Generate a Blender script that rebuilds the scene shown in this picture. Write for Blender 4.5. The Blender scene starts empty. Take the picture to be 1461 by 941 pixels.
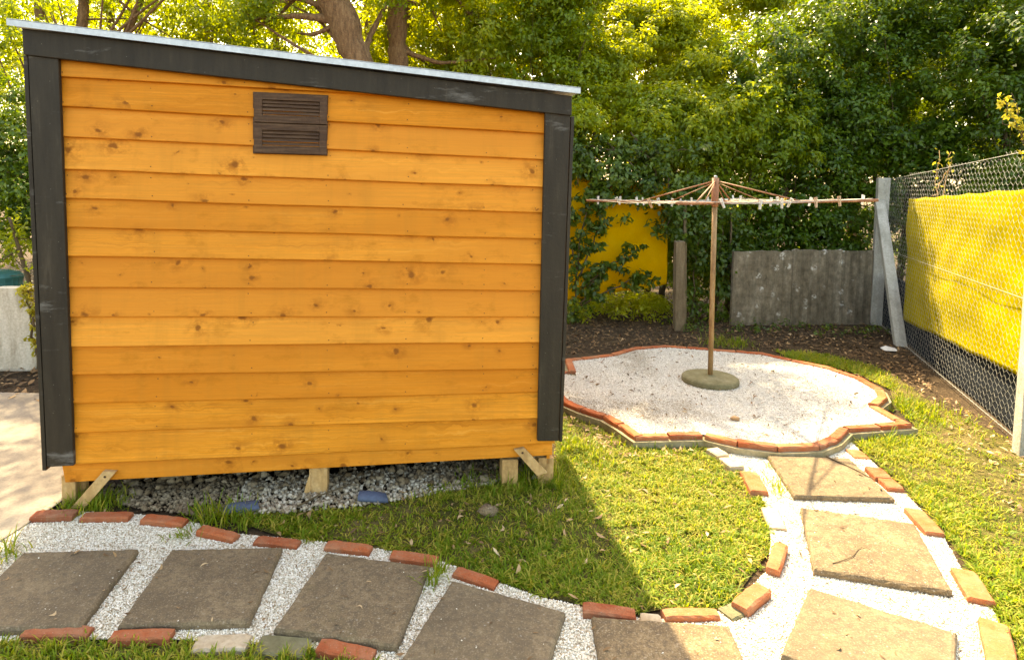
import bpy, math, random
import numpy as np
from mathutils import Matrix, Vector
SC = bpy.context.scene
COL = SC.collection
rng = np.random.default_rng(7)
random.seed(7)
PI = math.pi
# ------------------------------------------------------------------ camera
W, H = 1461, 941
F, PITCH, ROLL, CAMZ = 890.74, math.radians(3.7787), math.radians(0.8771), 1.5263
PPX, PPY = W / 2 - 50.6, H / 2 - 145.1
fw = np.array([0, math.cos(PITCH), -math.sin(PITCH)])
rt0 = np.array([1.0, 0, 0]); up0 = np.cross(rt0, fw)
rt = math.cos(ROLL) * rt0 + math.sin(ROLL) * up0
up = -math.sin(ROLL) * rt0 + math.cos(ROLL) * up0
CAM = np.array([0, 0, CAMZ])
cam = bpy.data.cameras.new('camera'); co = bpy.data.objects.new('camera', cam); COL.objects.link(co)
cam.sensor_fit = 'HORIZONTAL'; cam.sensor_width = 36; cam.lens = 36 * F / W
cam.shift_x = 50.6 / W; cam.shift_y = -145.1 / W
cam.clip_start = .05; cam.clip_end = 500
M = Matrix.Identity(4)
for i in range(3):
    M[i][0], M[i][1], M[i][2], M[i][3] = rt[i], up[i], -fw[i], CAM[i]
co.matrix_world = M; SC.camera = co

def ray(px, py): return rt * (px - PPX) / F - up * (py - PPY) / F + fw
def G(px, py, z=0.0):
    d = ray(px, py); return CAM + d * ((z - CAMZ) / d[2])
def D(px, py, y):
    d = ray(px, py); return CAM + d * (y / d[1])
def project(P):
    d = np.asarray(P) - CAM; z = d @ fw
    return PPX + F * (d @ rt) / z, PPY - F * (d @ up) / z

# ------------------------------------------------------------------ light
SC.view_settings.view_transform = 'Standard'; SC.view_settings.look = 'None'
SC.view_settings.exposure = 2.7; SC.view_settings.gamma = 1
EL, AZ = math.radians(49), math.radians(9.5)
tosun = np.array([-math.sin(AZ) * math.cos(EL), math.cos(AZ) * math.cos(EL), math.sin(EL)])
sun = bpy.data.lights.new('sun', 'SUN'); sun.energy = 2.95; sun.angle = math.radians(.6); sun.color = (1, .94, .79)
so = bpy.data.objects.new('sun', sun); COL.objects.link(so)
so.rotation_euler = Vector(tosun).to_track_quat('Z', 'Y').to_euler(); so.location = (-2, 10, 12)
w = bpy.data.worlds.new('World'); SC.world = w; w.use_nodes = True
bg = w.node_tree.nodes['Background']
sky = w.node_tree.nodes.new('ShaderNodeTexSky'); sky.sky_type = 'NISHITA'; sky.sun_disc = False
sky.sun_elevation = EL; sky.sun_rotation = -AZ; sky.air_density = 1.0; sky.dust_density = 2.5; sky.ozone_density = .6
w.node_tree.links.new(sky.outputs[0], bg.inputs[0]); bg.inputs[1].default_value = .15
SC.view_settings.use_white_balance = True
SC.view_settings.white_balance_temperature = 9500
SC.view_settings.white_balance_tint = 8
try:
    SC.cycles.max_bounces = 7; SC.cycles.diffuse_bounces = 4; SC.cycles.glossy_bounces = 2
    SC.cycles.transmission_bounces = 4; SC.cycles.transparent_max_bounces = 4
    SC.cycles.sample_clamp_indirect = 6
    SC.cycles.use_denoising = True
except Exception: pass

# ------------------------------------------------------------------ object helpers
def tag(o, label=None, cat=None, group=None, kind=None):
    for k, v in (('label', label), ('category', cat), ('group', group), ('kind', kind)):
        if v: o[k] = v
    return o
def thing(name, label, cat, loc=(0, 0, 0), rz=0, group=None):
    o = bpy.data.objects.new(name, None); COL.objects.link(o); o.empty_display_size = .1
    o.location = tuple(float(a) for a in loc); o.rotation_euler = (0, 0, rz)
    return tag(o, label, cat, group)
class MB:
    """collects raw geometry; build() links it as one mesh object"""
    def __init__(s): s.v = []; s.f = []; s.n = 0; s.t = []; s.m = []
    def add(s, v, f, tint=.5, mi=0):
        v = np.asarray(v, float).reshape(-1, 3)
        s.v.append(v); s.t.append(np.full(len(v), tint) if np.isscalar(tint) else np.asarray(tint, float))
        s.f += [tuple(int(i) + s.n for i in q) for q in f]; s.m += [mi] * len(f); s.n += len(v); return s
    def bulk(s, v, f, tint):          # v (n,3), f (m,k) arrays
        s.v.append(v); s.t.append(tint); s.f.append((f + s.n)); s.m.append(0); s.n += len(v); return s
    def box(s, lo, hi, tint=.5, mi=0, mat=None):
        x0, y0, z0 = lo; x1, y1, z1 = hi
        v = np.array([(x0,y0,z0),(x1,y0,z0),(x1,y1,z0),(x0,y1,z0),(x0,y0,z1),(x1,y0,z1),(x1,y1,z1),(x0,y1,z1)], float)
        if mat is not None: v = v @ np.array(mat).T
        return s.add(v, BOXF, tint, mi)
    def prism(s, poly, a, b, tint=.5, mi=0):
        """poly of 3-vectors, extruded from offset a to offset b (3-vectors)"""
        p = np.asarray(poly, float); n = len(p)
        v = np.concatenate([p + a, p + b])
        f = [tuple(range(n)), tuple(range(2*n-1, n-1, -1))] + [(i, i+n, (i+1) % n + n, (i+1) % n) for i in range(n)]
        return s.add(v, f, tint, mi)
    def tube(s, pts, rad, k=6, tint=.5, mi=0, caps=True):
        P = np.asarray(pts, float); n = len(P); R = np.full(n, rad) if np.isscalar(rad) else np.asarray(rad, float)
        T = np.gradient(P, axis=0); T /= np.linalg.norm(T, axis=1)[:, None] + 1e-12
        a = np.array([0, 0, 1.0]) if abs(T[0][2]) < .8 else np.array([1.0, 0, 0])
        vs = []
        for i in range(n):
            u = np.cross(T[i], a); u /= np.linalg.norm(u) + 1e-12; w_ = np.cross(T[i], u)
            an = np.arange(k) * 2 * PI / k
            vs.append(P[i] + R[i] * (np.cos(an)[:, None] * u + np.sin(an)[:, None] * w_)); a = -np.cross(T[i], np.cross(a, T[i])) * -1 if False else a
        f = [(i*k+j, i*k+(j+1) % k, (i+1)*k+(j+1) % k, (i+1)*k+j) for i in range(n-1) for j in range(k)]
        if caps: f += [tuple(range(k))[::-1], tuple((n-1)*k+j for j in range(k))]
        return s.add(np.concatenate(vs), f, tint, mi)
    def lathe(s, prof, k=32, at=(0, 0, 0), tint=.5, mi=0):
        an = np.arange(k) * 2 * PI / k
        v = np.concatenate([np.stack([r*np.cos(an), r*np.sin(an), np.full(k, z)], -1) for r, z in prof]) + np.array(at)
        n = len(prof)
        f = [(i*k+j, i*k+(j+1) % k, (i+1)*k+(j+1) % k, (i+1)*k+j) for i in range(n-1) for j in range(k)]
        f += [tuple(range(k))[::-1], tuple((n-1)*k+j for j in range(k))]
        return s.add(v, f, tint, mi)
    def build(s, name, mats, parent=None, smooth=False, loc=None, bevel=0):
        me = bpy.data.meshes.new(name)
        v = np.concatenate(s.v)
        if s.f and isinstance(s.f[0], np.ndarray):
            f = np.concatenate(s.f); m, k = f.shape
            me.vertices.add(len(v)); me.vertices.foreach_set('co', v.astype(np.float32).ravel())
            me.loops.add(m * k); me.loops.foreach_set('vertex_index', f.astype(np.int32).ravel())
            me.polygons.add(m); me.polygons.foreach_set('loop_start', np.arange(0, m * k, k, dtype=np.int32))
            try: me.polygons.foreach_set('loop_total', np.full(m, k, dtype=np.int32))
            except Exception: pass
            me.update(calc_edges=True)
        else:
            me.from_pydata(v.tolist(), [], s.f)
            me.polygons.foreach_set('material_index', np.array(s.m, dtype=np.int32))
        at = me.attributes.new('tint', 'FLOAT', 'POINT'); at.data.foreach_set('value', np.concatenate(s.t).astype(np.float32))
        for mm in (mats if isinstance(mats, (list, tuple)) else [mats]): me.materials.append(mm)
        if smooth: me.polygons.foreach_set('use_smooth', np.ones(len(me.polygons), dtype=bool))
        me.update()
        o = bpy.data.objects.new(name, me); COL.objects.link(o)
        if parent: o.parent = parent
        if loc is not None: o.location = tuple(float(a) for a in loc)
        if bevel:
            b = o.modifiers.new('bevel', 'BEVEL'); b.width = bevel; b.segments = 2; b.limit_method = 'ANGLE'
        return o
BOXF = [(0,3,2,1),(4,5,6,7),(0,1,5,4),(1,2,6,5),(2,3,7,6),(3,0,4,7)]

# ------------------------------------------------------------------ materials
class NT:
    def __init__(s, name):
        s.m = bpy.data.materials.new(name); s.m.use_nodes = True; s.t = s.m.node_tree
        s.b = s.t.nodes['Principled BSDF']; s.out = s.t.nodes['Material Output']
        s.co = None
    def n(s, ty, **kw):
        nd = s.t.nodes.new('ShaderNode' + ty)
        for k, v in kw.items(): setattr(nd, k, v)
        return nd
    def l(s, a, b): s.t.links.new(a, b)
    def pos(s, scale=(1, 1, 1), rnd=False, kind='Object'):
        tc = s.n('TexCoord'); mp = s.n('Mapping'); mp.inputs['Scale'].default_value = scale
        s.l(tc.outputs[kind], mp.inputs[0])
        if rnd:
            oi = s.n('ObjectInfo'); mu = s.n('VectorMath', operation='SCALE'); mu.inputs[0].default_value = (37, 53, 71)
            s.l(oi.outputs['Random'], mu.inputs['Scale']); s.l(mu.outputs[0], mp.inputs['Location'])
        return mp.outputs[0]
    def noise(s, vec, scale, detail=4, rough=.55, dist=0):
        n = s.n('TexNoise'); n.inputs['Scale'].default_value = scale; n.inputs['Detail'].default_value = detail
        n.inputs['Roughness'].default_value = rough; n.inputs['Distortion'].default_value = dist
        s.l(vec, n.inputs['Vector']); return n.outputs[0]
    def vor(s, vec, scale, out='Distance', feature='F1', rand=1):
        n = s.n('TexVoronoi', feature=feature); n.inputs['Scale'].default_value = scale
        n.inputs['Randomness'].default_value = rand
        s.l(vec, n.inputs['Vector']); return n.outputs[out]
    def ramp(s, fac, stops):
        r = s.n('ValToRGB'); e = r.color_ramp.elements
        while len(e) < len(stops): e.new(.5)
        for x, (p, c) in zip(e, stops):
            x.position = p; x.color = (*c, 1) if not np.isscalar(c) else (c, c, c, 1)
        s.l(fac, r.inputs[0]); return r.outputs[0]
    def mix(s, fac, a, b, mode='MIX'):
        m = s.n('Mix', data_type='RGBA', blend_type=mode)
        for ix, v in ((0, fac), (6, a), (7, b)):
            sock = m.inputs[ix]
            if hasattr(v, 'is_linked'): s.l(v, sock)
            elif np.isscalar(v): sock.default_value = v if ix == 0 else (v, v, v, 1)
            else: sock.default_value = (*v, 1)
        return m.outputs[2]
    def math(s, op, a, b=0.0, c=None):
        m = s.n('Math', operation=op)
        for sock, v in zip(m.inputs, (a, b, c if c is not None else 0.0)):
            if hasattr(v, 'is_linked'): s.l(v, sock)
            else: sock.default_value = v
        return m.outputs[0]
    def tint(s):
        a = s.n('Attribute'); a.attribute_name = 'tint'; return a.outputs['Fac']
    def fin(s, col, rough=.8, bump=None, bs=.3, bd=.01, spec=.3, metal=0):
        if hasattr(col, 'is_linked'): s.l(col, s.b.inputs['Base Color'])
        else: s.b.inputs['Base Color'].default_value = (*col, 1)
        if hasattr(rough, 'is_linked'): s.l(rough, s.b.inputs['Roughness'])
        else: s.b.inputs['Roughness'].default_value = rough
        s.b.inputs['Specular IOR Level'].default_value = spec; s.b.inputs['Metallic'].default_value = metal
        if bump is not None:
            b = s.n('Bump'); b.inputs['Strength'].default_value = bs; b.inputs['Distance'].default_value = bd
            s.l(bump, b.inputs['Height']); s.l(b.outputs[0], s.b.inputs['Normal'])
        return s.m

def m_siding():
    s = NT('orange stained pine'); t = s.tint()
    tc = s.n('TexCoord'); cx = s.n('CombineXYZ'); s.l(s.math('MULTIPLY', t, 31.7), cx.inputs[0]); s.l(s.math('MULTIPLY', t, 97.3), cx.inputs[1])
    ad = s.n('VectorMath', operation='ADD'); s.l(tc.outputs['Object'], ad.inputs[0]); s.l(cx.outputs[0], ad.inputs[1])
    def mp(sc):
        m = s.n('Mapping'); m.inputs['Scale'].default_value = sc; s.l(ad.outputs[0], m.inputs[0]); return m.outputs[0]
    # knots
    kv = mp((5.6, 1, 8.0))
    wob = s.n('TexNoise'); wob.inputs['Scale'].default_value = 14; wob.inputs['Detail'].default_value = 4; s.l(ad.outputs[0], wob.inputs['Vector'])
    va = s.n('VectorMath', operation='MULTIPLY_ADD'); s.l(wob.outputs['Color'], va.inputs[0]); va.inputs[1].default_value = (.34, .16, .46); s.l(kv, va.inputs[2])
    vo = s.n('TexVoronoi', voronoi_dimensions='2D')
    sx = s.n('SeparateXYZ'); cz = s.n('CombineXYZ'); s.l(va.outputs[0], sx.inputs[0]); s.l(sx.outputs[0], cz.inputs[0]); s.l(s.math('MULTIPLY_ADD', t, 63.1, sx.outputs[2]), cz.inputs[1])
    vo.inputs['Scale'].default_value = 1; s.l(cz.outputs[0], vo.inputs['Vector'])
    sep = s.n('SeparateColor'); s.l(vo.outputs['Color'], sep.inputs[0])
    # radius differs from cell to cell, many cells have none
    rad = s.math('MAXIMUM', s.math('MULTIPLY_ADD', s.math('POWER', sep.outputs[0], 2.0), .17, -.02), .0)
    q = s.math('DIVIDE', vo.outputs['Distance'], s.math('ADD', rad, .001))
    core = s.ramp(q, [(.45, 1.0), (.9, 0.0)]); halo = s.math('MULTIPLY', s.ramp(s.math('MULTIPLY', q, .22), [(.15, 1.0), (.9, 0.0)]), s.ramp(s.noise(mp((22, 3, 30)), 1.0, 4, .7), [(.4, 0.0), (.6, 1.0)]))
    # grain lines, bent round the knots
    gv = s.n('VectorMath', operation='MULTIPLY_ADD'); s.l(wob.outputs['Color'], gv.inputs[0]); gv.inputs[1].default_value = (0, 0, 3.0); s.l(mp((1.6, 4, 46)), gv.inputs[2])
    g1 = s.noise(gv.outputs[0], 1.0, 5, .6, .5)
    g2 = s.noise(mp((3, 20, 190)), 1.0, 3, .6)
    big = s.noise(mp((1.1, 1, 5)), 1.3, 3, .5)
    c = s.ramp(g1, [(.22, (.42, .118, .009)), (.42, (.68, .235, .020)), (.60, (.76, .275, .029)), (.80, (.90, .40, .070))])
    c = s.mix(s.math('MULTIPLY', s.ramp(g2, [(.34, 1.0), (.58, 0.0)]), .55), c, (.42, .165, .02))
    c = s.mix(s.math('MULTIPLY', s.ramp(big, [(.35, 1.0), (.62, 0.0)]), .6), c, (.52, .165, .014))
    t2 = s.math('FRACT', s.math('MULTIPLY', t, 7.31)); c = s.mix(s.ramp(t, [(.2, 0.0), (1, .5)]), c, (.90, .37, .070)); c = s.mix(s.ramp(t2, [(.35, 0.0), (1, .55)]), c, (.52, .150, .011))
    sk = s.noise(mp((9, 4, .7)), 1.0, 5, .65); c = s.mix(s.math('MULTIPLY', s.ramp(sk, [(.5, 0.0), (.72, 1.0)]), .28), c, (.40, .155, .02))
    # weather smudges
    sm = s.noise(mp((6, 3, 11)), 1.0, 6, .68)
    c = s.mix(s.math('MULTIPLY', s.ramp(sm, [(.56, 0.0), (.72, 1.0)]), .5), c, (.36, .115, .006))
    c = s.mix(s.math('MULTIPLY', halo, .75), c, (.36, .105, .010)); c = s.mix(s.math('MULTIPLY', core, .85), c, (.22, .064, .008))
    return s.fin(c, .6, s.math('ADD', g1, s.math('MULTIPLY', g2, .5)), .25, .003, .12)
def m_black():
    s = NT('black painted timber'); p = s.pos((1, 1, 1), True)
    n1 = s.noise(s.pos((14, 14, 2.0), True), 1.4, 6, .65); n2 = s.noise(p, 60, 3)
    c = s.ramp(n1, [(.25, (.017, .012, .007)), (.6, (.034, .025, .015)), (.8, (.070, .053, .034))])
    ch = s.noise(s.pos((2.2, 2, 9), True), 1.5, 6, .7)
    c = s.mix(s.math('MULTIPLY', s.ramp(ch, [(.60, 0.0), (.74, 1.0)]), .6), c, (.20, .185, .165))
    fl = s.vor(p, 30); c = s.mix(s.ramp(fl, [(.03, .5), (.06, 0.0)]), c, (.30, .27, .22))
    return s.fin(c, .6, s.math('ADD', n1, n2), .35, .005, .25)
def m_noise(name, cols, scale=8, sc=(1, 1, 1), rough=.85, bs=.4, bd=.006, rnd=True, spec=.3, detail=6, fine=60, metal=0):
    s = NT(name); n1 = s.noise(s.pos(sc, rnd), scale, detail, .65); n2 = s.noise(s.pos((1, 1, 1), rnd), fine, 3)
    k = len(cols); c = s.ramp(n1, [(.25 + .5 * i / (k - 1), q) for i, q in enumerate(cols)])
    c = s.mix(s.ramp(n2, [(.3, .35), (.7, 0.0)]), c, tuple(.45 * a for a in cols[0]))
    return s.fin(c, rough, s.math('ADD', n1, n2), bs, bd, spec, metal)
def m_tint(name, stops, rough=.85, spec=.3, var=None):
    s = NT(name); c = s.ramp(s.tint(), stops)
    if var:
        c = s.mix(s.ramp(s.noise(s.pos(), var, 4), [(.3, .35), (.7, 0.0)]), c, tuple(.4 * a for a in stops[0][1]))
    return s.fin(c, rough, spec=spec)
def m_leaf(name, dark, mid, lite, trans, tf=.42, rough=.38, spec=.5):
    s = NT(name); c = s.ramp(s.tint(), [(0, dark), (.55, mid), (1, lite)])
    s.fin(c, rough, spec=spec)
    tr = s.n('BsdfTranslucent'); tc = s.mix(.5, c, trans, 'MIX'); s.l(tc, tr.inputs[0])
    mx = s.n('MixShader'); mx.inputs[0].default_value = tf
    s.l(s.b.outputs[0], mx.inputs[1]); s.l(tr.outputs[0], mx.inputs[2]); s.l(mx.outputs[0], s.out.inputs[0]); return s.m
def m_brick():
    s = NT('orange red brick'); p = s.pos((1, 1, 1), True); oi = s.n('ObjectInfo')
    n1 = s.noise(p, 14, 6, .7); n2 = s.noise(p, 130, 3)
    t = s.math('ADD', s.math('MULTIPLY', s.tint(), .5), s.math('MULTIPLY', n1, .5))
    c = s.ramp(t, [(.25, (.25, .062, .026)), (.5, (.38, .098, .036)), (.75, (.43, .138, .056))])
    c = s.mix(s.math('MULTIPLY', s.ramp(n2, [(.3, 1.0), (.55, 0.0)]), .45), c, (.16, .06, .03))
    d = s.noise(p, 7, 7, .75); c = s.mix(s.math('MULTIPLY', s.ramp(d, [(.42, 0.0), (.66, 1.0)]), .55), c, (.26, .17, .105)); c = s.mix(s.ramp(s.vor(p, 70), [(.08, .5), (.14, 0.0)]), c, (.40, .33, .25))
    return s.fin(c, .92, s.math('ADD', n1, n2), .6, .004, .15)
def m_slab():
    s = NT('weathered paving concrete'); oi = s.n('ObjectInfo'); p = s.pos((1, 1, 1), True)
    n1 = s.noise(p, 4.5, 8, .7, .4); n2 = s.noise(p, 40, 6, .7); n3 = s.noise(p, 170, 3)
    c = s.ramp(n1, [(.28, (.095, .064, .035)), (.5, (.185, .128, .070)), (.72, (.28, .198, .11))])
    c = s.mix(s.math('MULTIPLY', s.ramp(n2, [(.35, 1.0), (.55, 0.0)]), .75), c, (.080, .060, .040)); c = s.mix(s.math('MULTIPLY', s.ramp(n3, [(.35, 1.0), (.5, 0.0)]), .5), c, (.07, .053, .036)); c = s.mix(s.math('MULTIPLY', s.ramp(n3, [(.58, 0.0), (.68, 1.0)]), .4), c, (.45, .38, .28))
    c = s.mix(s.math('MULTIPLY', s.ramp(n2, [(.60, 0.0), (.75, 1.0)]), .5), c, (.42, .36, .27))
    c = s.mix(s.ramp(s.vor(p, 26), [(.05, .55), (.10, 0.0)]), c, (.45, .42, .36))
    mo = s.noise(p, 3, 6, .7); c = s.mix(s.math('MULTIPLY', s.ramp(mo, [(.60, 0.0), (.78, 1.0)]), .4), c, (.11, .115, .04))
    c = s.mix(s.ramp(oi.outputs['Random'], [(0, 0.0), (1, .45)]), c, (.12, .092, .066), 'MULTIPLY') if False else s.mix(s.ramp(oi.outputs['Random'], [(0, 0.0), (1, .38)]), c, (.13, .102, .068))
    return s.fin(c, .93, s.math('ADD', s.math('MULTIPLY', n1, .6), s.math('ADD', n2, s.math('MULTIPLY', n3, .5))), .6, .006, .2)
M_ = dict(siding=m_siding(), black=m_black(), brick=m_brick(), slab=m_slab())
M_['nail'] = m_noise('rusted nail', [(.05, .025, .012), (.10, .05, .02)], 50)
M_['zinc'] = m_noise('galvanised sheet', [(.42, .45, .48), (.58, .61, .63)], 6, rough=.45, bs=.05, spec=.5, metal=.35)
M_['brownwood'] = m_noise('dark brown stained wood', [(.030, .013, .006), (.088, .042, .020), (.17, .095, .050)], 3, (2, 5, 34), .7, .5, .004)
M_['rawwood'] = m_noise('raw pine offcut', [(.30, .16, .06), (.50, .30, .12), (.60, .40, .19)], 3, (8, 8, 3), .8, .4, .004)
M_['greywood'] = m_noise('grey weathered wood', [(.09, .062, .034), (.19, .14, .08), (.26, .20, .125)], 4, (9, 9, 1.2), .85, .5, .005)
M_['conc'] = m_noise('driveway concrete', [(.17, .14, .105), (.24, .20, .155), (.29, .25, .195)], 2.2, rough=.92, bs=.25, fine=90)
M_['kerb'] = m_noise('mossy concrete kerb', [(.15, .13, .06), (.26, .22, .13), (.33, .29, .20)], 9, rough=.92, bs=.6)
M_['disc'] = m_noise('mossy concrete foot', [(.10, .09, .042), (.18, .16, .085), (.26, .23, .15)], 10, rough=.92, bs=.5)
M_['postc'] = m_noise('concrete post', [(.26, .25, .20), (.40, .38, .32), (.52, .49, .43)], 9, (1, 1, .6), rough=.92, bs=.5)
M_['rust'] = m_noise('rusty painted pipe', [(.20, .075, .035), (.36, .15, .07), (.50, .28, .17)], 22, (1, 1, .5), rough=.6, bs=.3, bd=.002, fine=160)
M_['polewood'] = m_noise('worn rusted pole', [(.16, .07, .03), (.34, .20, .085), (.48, .34, .19)], 14, (1, 1, .35), rough=.55, bs=.3, bd=.002, fine=140)
M_['wire'] = m_noise('galvanised wire', [(.26, .26, .23), (.40, .39, .35)], 30, rough=.5, bs=0, metal=.2, spec=.5)
M_['bark'] = m_noise('ridged bark', [(.07, .035, .018), (.21, .115, .055), (.34, .20, .10)], 3, (12, 12, 2.2), .9, .9, .02)
M_['stem'] = m_noise('twig bark', [(.06, .04, .02), (.14, .10, .05)], 20)
M_['soil'] = None
def m_soil():
    s = NT('dark earth'); p = s.pos(); n1 = s.noise(p, 1.6, 7, .7); n2 = s.noise(p, 30, 6, .75)
    c = s.ramp(n1, [(.3, (.045, .028, .015)), (.55, (.085, .055, .030)), (.75, (.15, .10, .055))])
    c = s.mix(s.ramp(n2, [(.35, .7), (.6, 0.0)]), c, (.025, .016, .010))
    c = s.mix(s.math('MULTIPLY', s.ramp(s.noise(p, 55, 3), [(.62, 0.0), (.72, 1.0)]), .6), c, (.24, .16, .085))
    return s.fin(c, .95, n2, .9, .03, .15)
def m_lawn():
    s = NT('lawn thatch'); p = s.pos(); n1 = s.noise(p, 3, 6, .7); n2 = s.noise(p, 90, 4, .75)
    c = s.ramp(n1, [(.3, (.07, .075, .012)), (.5, (.16, .13, .035)), (.7, (.27, .19, .085))])
    c = s.mix(s.ramp(n2, [(.35, .75), (.62, 0.0)]), c, (.03, .03, .010))
    return s.fin(c, .95, n2, .9, .02, .15)
def m_gravel(name, a, b, sc):
    s = NT(name); p = s.pos(); c0 = s.n('SeparateColor'); s.l(s.vor(p, sc, 'Color'), c0.inputs[0])
    d = s.vor(p, sc); n = s.noise(p, 2.4, 6, .65)
    c = s.mix(c0.outputs[0], a, b); c = s.mix(s.ramp(d, [(.35, 0.0), (.75, .55)]), c, tuple(x * .55 for x in a))
    c = s.mix(s.math('MULTIPLY', s.ramp(n, [(.5, 0.0), (.75, 1.0)]), .35), c, (.42, .34, .22))
    return s.fin(c, .95, s.math('MULTIPLY', d, -1.0), .8, .006, .2)
M_['soil'] = m_soil(); M_['lawn'] = m_lawn()
M_['gravelbase'] = m_gravel('cream gravel bed', (.60, .50, .35), (.78, .70, .54), 120)
M_['padbase'] = m_gravel('white gravel bed', (.58, .53, .45), (.76, .72, .64), 150)
M_['chip'] = m_tint('gravel chips', [(0, (.38, .28, .17)), (.15, (.62, .54, .41)), (.6, (.79, .73, .60)), (1, (.87, .83, .74))], .9, .25)
M_['padchip'] = m_tint('white gravel chips', [(0, (.36, .29, .21)), (.12, (.58, .53, .45)), (.6, (.73, .69, .62)), (1, (.84, .81, .75))], .9, .25)
M_['stone'] = m_tint('rubble stones', [(0, (.09, .058, .03)), (.35, (.23, .17, .10)), (.7, (.42, .345, .24)), (1, (.66, .60, .48))], .9, .25, 40)
M_['litter'] = m_tint('dry leaves', [(0, (.07, .040, .018)), (.45, (.19, .105, .045)), (.75, (.34, .21, .10)), (1, (.52, .39, .23))], .75, .3)
M_['grass'] = m_leaf('grass blades', (.070, .145, .008), (.155, .245, .014), (.47, .37, .075), (.52, .52, .02), .45, .55, .2)
M_['leaf_dark'] = m_leaf('glossy dark leaves', (.028, .068, .006), (.068, .140, .010), (.15, .23, .018), (.30, .38, .012), .40, .34, .4)
M_['leaf_mid'] = m_leaf('mid green leaves', (.070, .135, .008), (.165, .25, .013), (.29, .35, .022), (.62, .62, .02), .52, .4, .45)
M_['leaf_lime'] = m_leaf('yellow green leaves', (.095, .155, .010), (.22, .30, .018), (.38, .42, .045), (.85, .78, .03), .6, .42, .4)
M_['leaf_vine'] = m_leaf('climber leaves', (.030, .066, .008), (.068, .130, .012), (.16, .22, .022), (.28, .32, .015), .4, .4, .45)
M_['leaf_gold'] = m_leaf('yellow sapling leaves', (.25, .24, .02), (.46, .40, .04), (.62, .50, .08), (.65, .52, .05), .45, .45, .35)

def m_tarp(name, a, b, tf=.3, weave=260):
    s = NT(name); p = s.pos(); n1 = s.noise(p, 3.2, 6, .65); n2 = s.noise(s.pos((1, 1, 1)), weave, 2)
    c = s.ramp(n1, [(.3, a), (.65, b)])
    c = s.mix(s.math('MULTIPLY', s.ramp(n2, [(.35, 1.0), (.6, 0.0)]), .4), c, tuple(x * .5 for x in a))
    s.fin(c, .8, n2, .35, .004, .08)
    tr = s.n('BsdfTranslucent'); s.l(c, tr.inputs[0]); mx = s.n('MixShader'); mx.inputs[0].default_value = tf
    s.l(s.b.outputs[0], mx.inputs[1]); s.l(tr.outputs[0], mx.inputs[2]); s.l(mx.outputs[0], s.out.inputs[0]); return s.m
M_['tarp'] = m_tarp('yellow shade cloth', (.34, .27, .003), (.46, .37, .005), .2)
M_['tarpback'] = m_tarp('amber shade cloth', (.80, .46, .010), (.90, .57, .022), .35)
M_['cloth'] = m_tarp('blue black shade cloth', (.010, .013, .018), (.022, .027, .034), .1)

# ------------------------------------------------------------------ areas
def poly(pts, z=0.0): return np.array([G(x, y, z)[:2] for x, y in pts])
def inside(P, pl):
    x, y = P[:, 0], P[:, 1]; r = np.zeros(len(P), bool); j = len(pl) - 1
    for i in range(len(pl)):
        xi, yi = pl[i]; xj, yj = pl[j]
        with np.errstate(divide='ignore', invalid='ignore'):
            r ^= ((yi > y) != (yj > y)) & (x < (xj - xi) * (y - yi) / (yj - yi + 1e-12) + xi)
        j = i
    return r
def scatter(pl, density):
    lo, hi = pl.min(0), pl.max(0); n = int(np.prod(hi - lo) * density)
    P = rng.uniform(lo, hi, (n, 2)); return P[inside(P, pl)]
def vnoise(P, s, seed=0):
    """cheap smooth 2-D noise in 0..1"""
    r = np.random.default_rng(seed); T = r.random((64, 64)); q = P[:, :2] * s + 100; i = np.floor(q).astype(int); f = q - i; f = f * f * (3 - 2 * f)
    g = lambda a, b: T[(i[:, 0] + a) % 64, (i[:, 1] + b) % 64]
    return (g(0,0)*(1-f[:,0])+g(1,0)*f[:,0])*(1-f[:,1]) + (g(0,1)*(1-f[:,0])+g(1,1)*f[:,0])*f[:,1]
def sheet(name, pl, z, m):
    from mathutils.geometry import tessellate_polygon
    v = [(a, b, z) for a, b in pl]; tr = tessellate_polygon([[Vector(q) for q in v]])
    def ori(t):
        a, b, c = (np.array(v[i]) for i in t); return t if np.cross(b - a, c - a)[2] > 0 else t[::-1]
    mb = MB(); mb.add(v, [ori(tuple(t)) for t in tr]); o = mb.build(name, m); return tag(o, kind='structure')

# ground with slight relief far off
def ground():
    xs = np.concatenate([np.linspace(-60, -8, 14), np.linspace(-7, 8, 40), np.linspace(9, 60, 14)])
    ys = np.concatenate([np.linspace(-20, -1, 8), np.linspace(0, 10, 40), np.linspace(11, 80, 16)])
    X, Y = np.meshgrid(xs, ys); v = np.stack([X.ravel(), Y.ravel(), np.full(X.size, -.012)], -1)
    nx = len(xs); f = [(j*nx+i, j*nx+i+1, (j+1)*nx+i+1, (j+1)*nx+i) for j in range(len(ys)-1) for i in range(nx-1)]
    tag(MB().add(v, f).build('ground', M_['soil']), kind='structure')
ground()

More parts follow.
